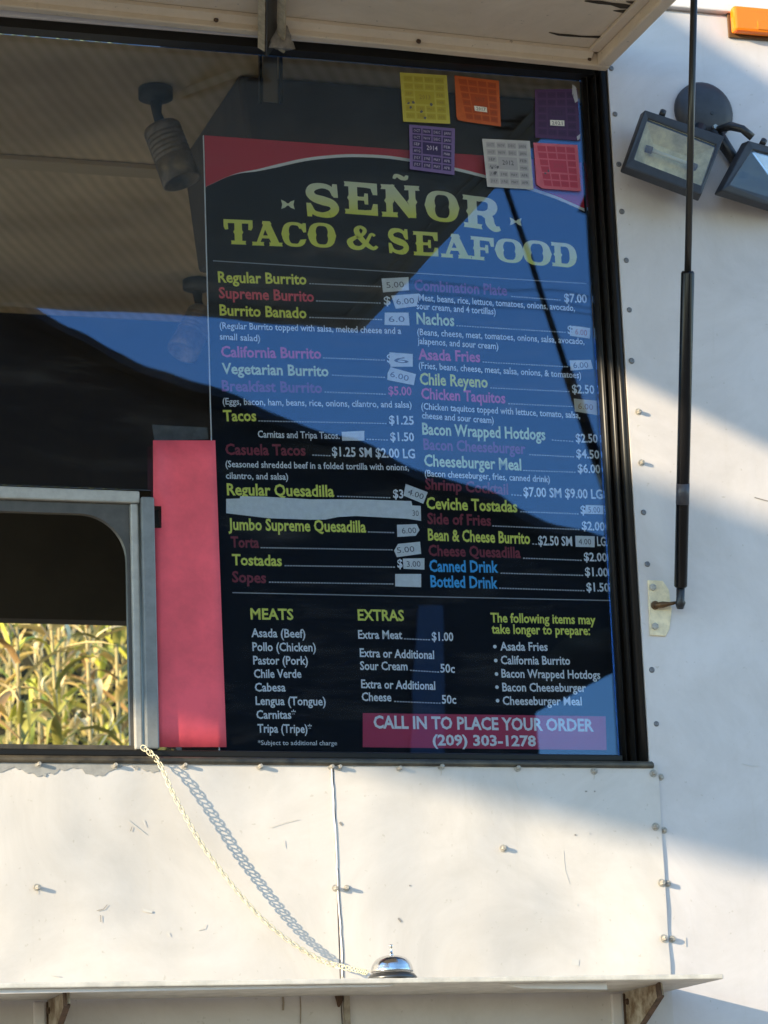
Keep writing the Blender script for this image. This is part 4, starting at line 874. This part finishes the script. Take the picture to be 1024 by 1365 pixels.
# ------------------------------------------------------------------ chain
ch = thing('chain', 'small pale link chain hanging from the window sill down to the bell', 'chain', at(212, 1018, -0.03))
cp = [(190, 996, 0.012), (205, 1008, -0.010), (216, 1024, -0.022), (228, 1052, -0.030), (246, 1086, -0.034), (268, 1124, -0.036), (298, 1165, -0.037), (330, 1204, -0.036), (362, 1236, -0.034), (398, 1263, -0.032), (430, 1281, -0.034), (456, 1289, -0.050), (475, 1293, -0.10), (490, 1297, by+0.02)]
cs = smoothed(cp, 12); P3 = [at(u, v, y) for u, v, y in cs]
Lc = [0]
for a, c in zip(P3, P3[1:]): Lc.append(Lc[-1]+(c-a).length)
def atlen(s):
    for i in range(1, len(Lc)):
        if Lc[i] >= s: return P3[i-1].lerp(P3[i], (s-Lc[i-1])/max(Lc[i]-Lc[i-1], 1e-9))
    return P3[-1]
# one link: an elongated ring
def link_mesh(a=0.0082, bw=0.0046, r=0.0009):
    b = B(); N = 14; rings = []
    for k in range(N):
        t = 2*math.pi*k/N; c = Vector((a*math.copysign(abs(math.cos(t))**0.8, math.cos(t)), bw*math.copysign(abs(math.sin(t))**0.8, math.sin(t)), 0)); rn = Vector((math.cos(t)*bw, math.sin(t)*a, 0)).normalized()
        rings.append([b.verts.new(c+(rn*math.cos(2*math.pi*j/6)+Vector((0, 0, 1))*math.sin(2*math.pi*j/6))*r) for j in range(6)])
    for k in range(N):
        a_, c_ = rings[k], rings[(k+1) % N]
        for j in range(6): b.faces.new((a_[j], a_[(j+1) % 6], c_[(j+1) % 6], c_[j]))
    me = meshof(b, True); me.materials.append(mat('pale brass chain', (0.62, 0.58, 0.42), 0.4, 0.25)); return me
lm = link_mesh(); pitch = 0.0088; nl = int(Lc[-1]/pitch)
for i in range(nl):
    s = (i+0.5)*pitch; p = atlen(s); d = (atlen(s+0.003)-atlen(s-0.003)).normalized()
    o = bpy.data.objects.new('link', lm); COL.objects.link(o); o.parent = ch
    vw = (p-CAM).normalized(); nz_ = -SUN-vw*(-SUN).dot(vw)*0.45; nz_ = (nz_-d*nz_.dot(d)).normalized(); yy_ = nz_.cross(d); q = Matrix((d, yy_, nz_)).transposed(); tw = 0.55 if i % 2 else -0.35
    o.matrix_parent_inverse = Matrix.Translation(-ch.location)
    o.matrix_basis = Matrix.Translation(p) @ q.to_4x4() @ Matrix.Rotation(tw+R_.uniform(-.12, .12), 4, 'X')

# ------------------------------------------------------------------ plants beyond the truck
M_leaf = [mat('dry straw leaf', (0.85, 0.62, 0.22), 0.6, noise=0.35, nscale=8), mat('yellow green leaf', (0.62, 0.60, 0.08), 0.55, noise=0.3, nscale=8), mat('brown dry leaf', (0.48, 0.29, 0.11), 0.7, noise=0.4, nscale=8), mat('green leaf', (0.36, 0.34, 0.07), 0.6, noise=0.3, nscale=8), mat('pale husk', (0.90, 0.72, 0.38), 0.6, noise=0.2, nscale=8)]
M_stalk = mat('corn stalk', (0.42, 0.33, 0.12), 0.6, noise=0.4, nscale=10)
def leaf(p, az, L_, wd, droop, m, parent, name='leaf'):
    b = B(); n = 7; d = Vector((math.cos(az), math.sin(az), 0)); s = Vector((-d.y, d.x, 0)); prev = None; pos = Vector(p); el = R_.uniform(0.6, 1.25)
    tw = R_.uniform(-0.9, 0.9)
    for i in range(n+1):
        t = i/n; w_ = wd*math.sin(math.pi*min(1, 0.12+0.88*t))**0.7*(1-t*0.55); e = el-droop*t*2.2
        ss = (s*math.cos(tw*t)+Vector((0, 0, 1))*math.sin(tw*t)); fold = Vector((0, 0, 0.25*w_))
        cur = (b.verts.new(pos-ss*w_/2+fold), b.verts.new(pos), b.verts.new(pos+ss*w_/2+fold))
        if prev: b.faces.new((prev[0], prev[1], cur[1], cur[0])); b.faces.new((prev[1], prev[2], cur[2], cur[1]))
        prev = cur; pos = pos+(d*math.cos(e)+Vector((0, 0, 1))*math.sin(e))*(L_/n)
    return obj(name, b, m, parent, True)
k = 0
look = ['leaning left', 'with a pale husk', 'with drooping brown leaves', 'with one bright green blade', 'with broad torn leaves', 'mostly bare below']
GA = at(90, 900, 4.2)
for i, (u, y, kind) in enumerate([(a_, 4.6+(b_-3.8)*2.4, c_) for a_, b_, c_ in [(-14, 4.0, 0), (10, 4.7, 1), (30, 3.8, 2), (47, 4.9, 0), (62, 4.2, 4), (80, 5.3, 1), (97, 3.9, 3), (112, 4.8, 0), (128, 4.1, 4), (146, 5.0, 1), (163, 4.3, 3), (182, 4.8, 0), (55, 6.0, 3), (120, 6.1, 3), (5, 6.0, 3), (170, 6.1, 3)]]):
    q = at(u, 900, y); hgt = at(u, 820 if i % 3 else 850, y).z+R_.uniform(-0.05, 0.5)
    t = thing('corn_plant', 'corn plant beyond the serving window, ' + ['straw coloured', 'yellow green', 'brown', 'green', 'pale'][kind] + ' leaves, ' + ['nearest the left edge', 'second row at left', 'in front near the left edge', 'left of centre', 'at the centre', 'behind the centre one', 'drooping right of centre', 'right of the drooping one', 'with pale husk right of centre', 'behind the pale husk one', 'close to the window stile', 'half hidden by the stile', 'back row left', 'back row right', 'back row far left', 'back row by the stile'][i], 'corn plant', (q.x, y, 0), 'corn plants beyond the truck')
    b = B(); bend = R_.uniform(-0.1, 0.1); tube(b, [(q.x+bend*(z/hgt)**2, y, z) for z in [hgt*j/10 for j in range(11)]], [0.014-0.0008*j for j in range(11)], 7); obj('stalk', b, M_stalk, t, True)
    zz = max(0.3, hgt-1.7); az = R_.uniform(0, 6.28)
    nl_ = 40
    for j in range(nl_):
        z = zz+(hgt-zz)*j/nl_; az += 2.4+R_.uniform(-.5, .5)
        mm = M_leaf[kind if R_.random() < 0.55 else R_.randrange(5)]
        leaf((q.x+bend*(z/hgt)**2, y, z), az, R_.uniform(0.12, 0.46), R_.uniform(0.018, 0.058), R_.uniform(0.1, 1.7), mm, t)
# bushy screen behind the corn
b = B()
for i in range(9000):
    x = R_.uniform(-0.5, 4.2); y = R_.uniform(10.6, 12.4); z = R_.uniform(1.2, 5.2)*(0.93+0.1*math.sin(x*4))
    s = R_.uniform(0.03, 0.075); n = Vector((R_.gauss(0, 1), R_.gauss(0, 1), R_.gauss(0, 1))).normalized(); a = n.orthogonal().normalized()*s; c = n.cross(a).normalized()*s*0.5; p = Vector((x, y, z))
    b.faces.new([b.verts.new(p-a), b.verts.new(p+c), b.verts.new(p+a), b.verts.new(p-c)])
for zz in (0, 1):
    pass
me = bpy.data.meshes.new('hedge_leaves'); b.to_mesh(me); b.free()
hd = thing('hedge', 'dense dull green hedge standing behind the corn plants', 'hedge', (1.8, 11.5, 0))
o = link('foliage', me, mat('hedge leaf', (0.26, 0.24, 0.06), 0.6, nscale=3, col2=(0.38, 0.30, 0.09)), hd); o['kind'] = 'stuff'
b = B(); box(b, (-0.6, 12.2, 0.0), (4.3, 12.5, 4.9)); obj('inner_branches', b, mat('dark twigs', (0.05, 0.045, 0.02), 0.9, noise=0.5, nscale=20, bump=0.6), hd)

# ------------------------------------------------------------------ what the glass mirrors: a dark barn and wires across the lot
def mir(u, v, y): p = at(u, v, y); return Vector((p.x, -y, p.z))
barn = thing('barn', 'dark timber barn with sloping roof, mirrored in the window glass', 'barn', (mir(600, 1000, 14).x, -14, 0))
top = [(-300, 170), (0, 375), (90, 434), (281, 514), (355, 545), (429, 577), (508, 601), (540, 616), (686, 677), (745, 697), (820, 716), (1010, 790)]
low = [(1010, 800), (900, 805), (815, 835), (770, 850), (732, 874), (716, 905), (722, 955), (727, 1000)]
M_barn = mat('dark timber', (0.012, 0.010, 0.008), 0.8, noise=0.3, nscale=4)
roof_top = smoothed(top, 3)
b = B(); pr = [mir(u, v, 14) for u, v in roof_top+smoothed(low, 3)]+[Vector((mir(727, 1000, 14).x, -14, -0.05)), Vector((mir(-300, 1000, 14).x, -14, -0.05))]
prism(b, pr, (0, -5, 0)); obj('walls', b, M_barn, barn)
b = B(); rt = [mir(u, v-9, 13.8) for u, v in roof_top]; rb = [mir(u, v+4, 13.8) for u, v in roof_top]
prism(b, rt+rb[::-1], (0, -0.19, 0)); obj('roof_edge', b, mat('dark roof edge', (0.03, 0.028, 0.03), 0.7), barn)
b = B(); prism(b, [mir(560, 806, 13.97), mir(598, 806, 13.97), mir(606, 1060, 13.97), mir(552, 1060, 13.97)], (0, 0.02, 0)); obj('door', b, mat('blue grey light column', (0.07, 0.11, 0.18), 0.6), barn)  # bluish panel added for the pale light column in the mirror image
for j, (ua, va, ub, vb) in enumerate(((380, 362, 900, 402), (380, 374, 900, 420), (380, 392, 900, 428))):
    A = mir(ua, va-14, 18); Cc = mir(ub, vb-14, 18); e = (Cc-A); A2 = A-e*0.2; C2 = Cc+e*3
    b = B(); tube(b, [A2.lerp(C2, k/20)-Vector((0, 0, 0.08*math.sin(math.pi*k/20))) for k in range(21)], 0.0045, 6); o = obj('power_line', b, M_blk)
    tag(o, ['uppermost', 'middle', 'lowest'][j]+' of three black overhead wires mirrored in the glass', 'power line', 'overhead wires')

# ------------------------------------------------------------------ two unseen sheets added off to the left to shape the wall's shade
def wall_to(p, s): return p - SUN*s
M_cloth = mat('tan canopy cloth', (0.45, 0.38, 0.28), 0.8, noise=0.1, nscale=5)
def ext(p, q, x):
    t = (x-p.x)/(q.x-p.x); return p+(q-p)*t
def blocker(L1a, L1b, L2a, L2b, xl_, xr_, s, label):
    p1, p2, p3, p4 = (at(*L1a), at(*L1b), at(*L2a), at(*L2b))
    tlw, trw = ext(p1, p2, xl_), ext(p1, p2, xr_); blw, brw = ext(p3, p4, xl_), ext(p3, p4, xr_)
    q = [wall_to(tlw, s+0.15), wall_to(trw, s+0.15), wall_to(brw, s-0.15), wall_to(blw, s-0.15)]
    t = thing('shade_blocker', label, 'blocker', (q[0].x, q[0].y, 0), 'added sun blockers left of the truck')
    b = B(); prism(b, q, SUN*0.02); obj('blocker_cloth', b, M_cloth, t)
    return q
q1 = blocker((900, 22), (1024, 104), (843, 508), (1024, 598), -1.75, 3.0, 4.6, 'added unseen shade-casting canopy stretched nearest the left end of the truck')
q2 = blocker((843, 627), (1024, 694), (470, 1020), (1024, 1165), -1.3, 3.0, 8.5, 'added unseen shade-casting canopy stretched farther off to the left')
for q in (q1, q2):
    pass
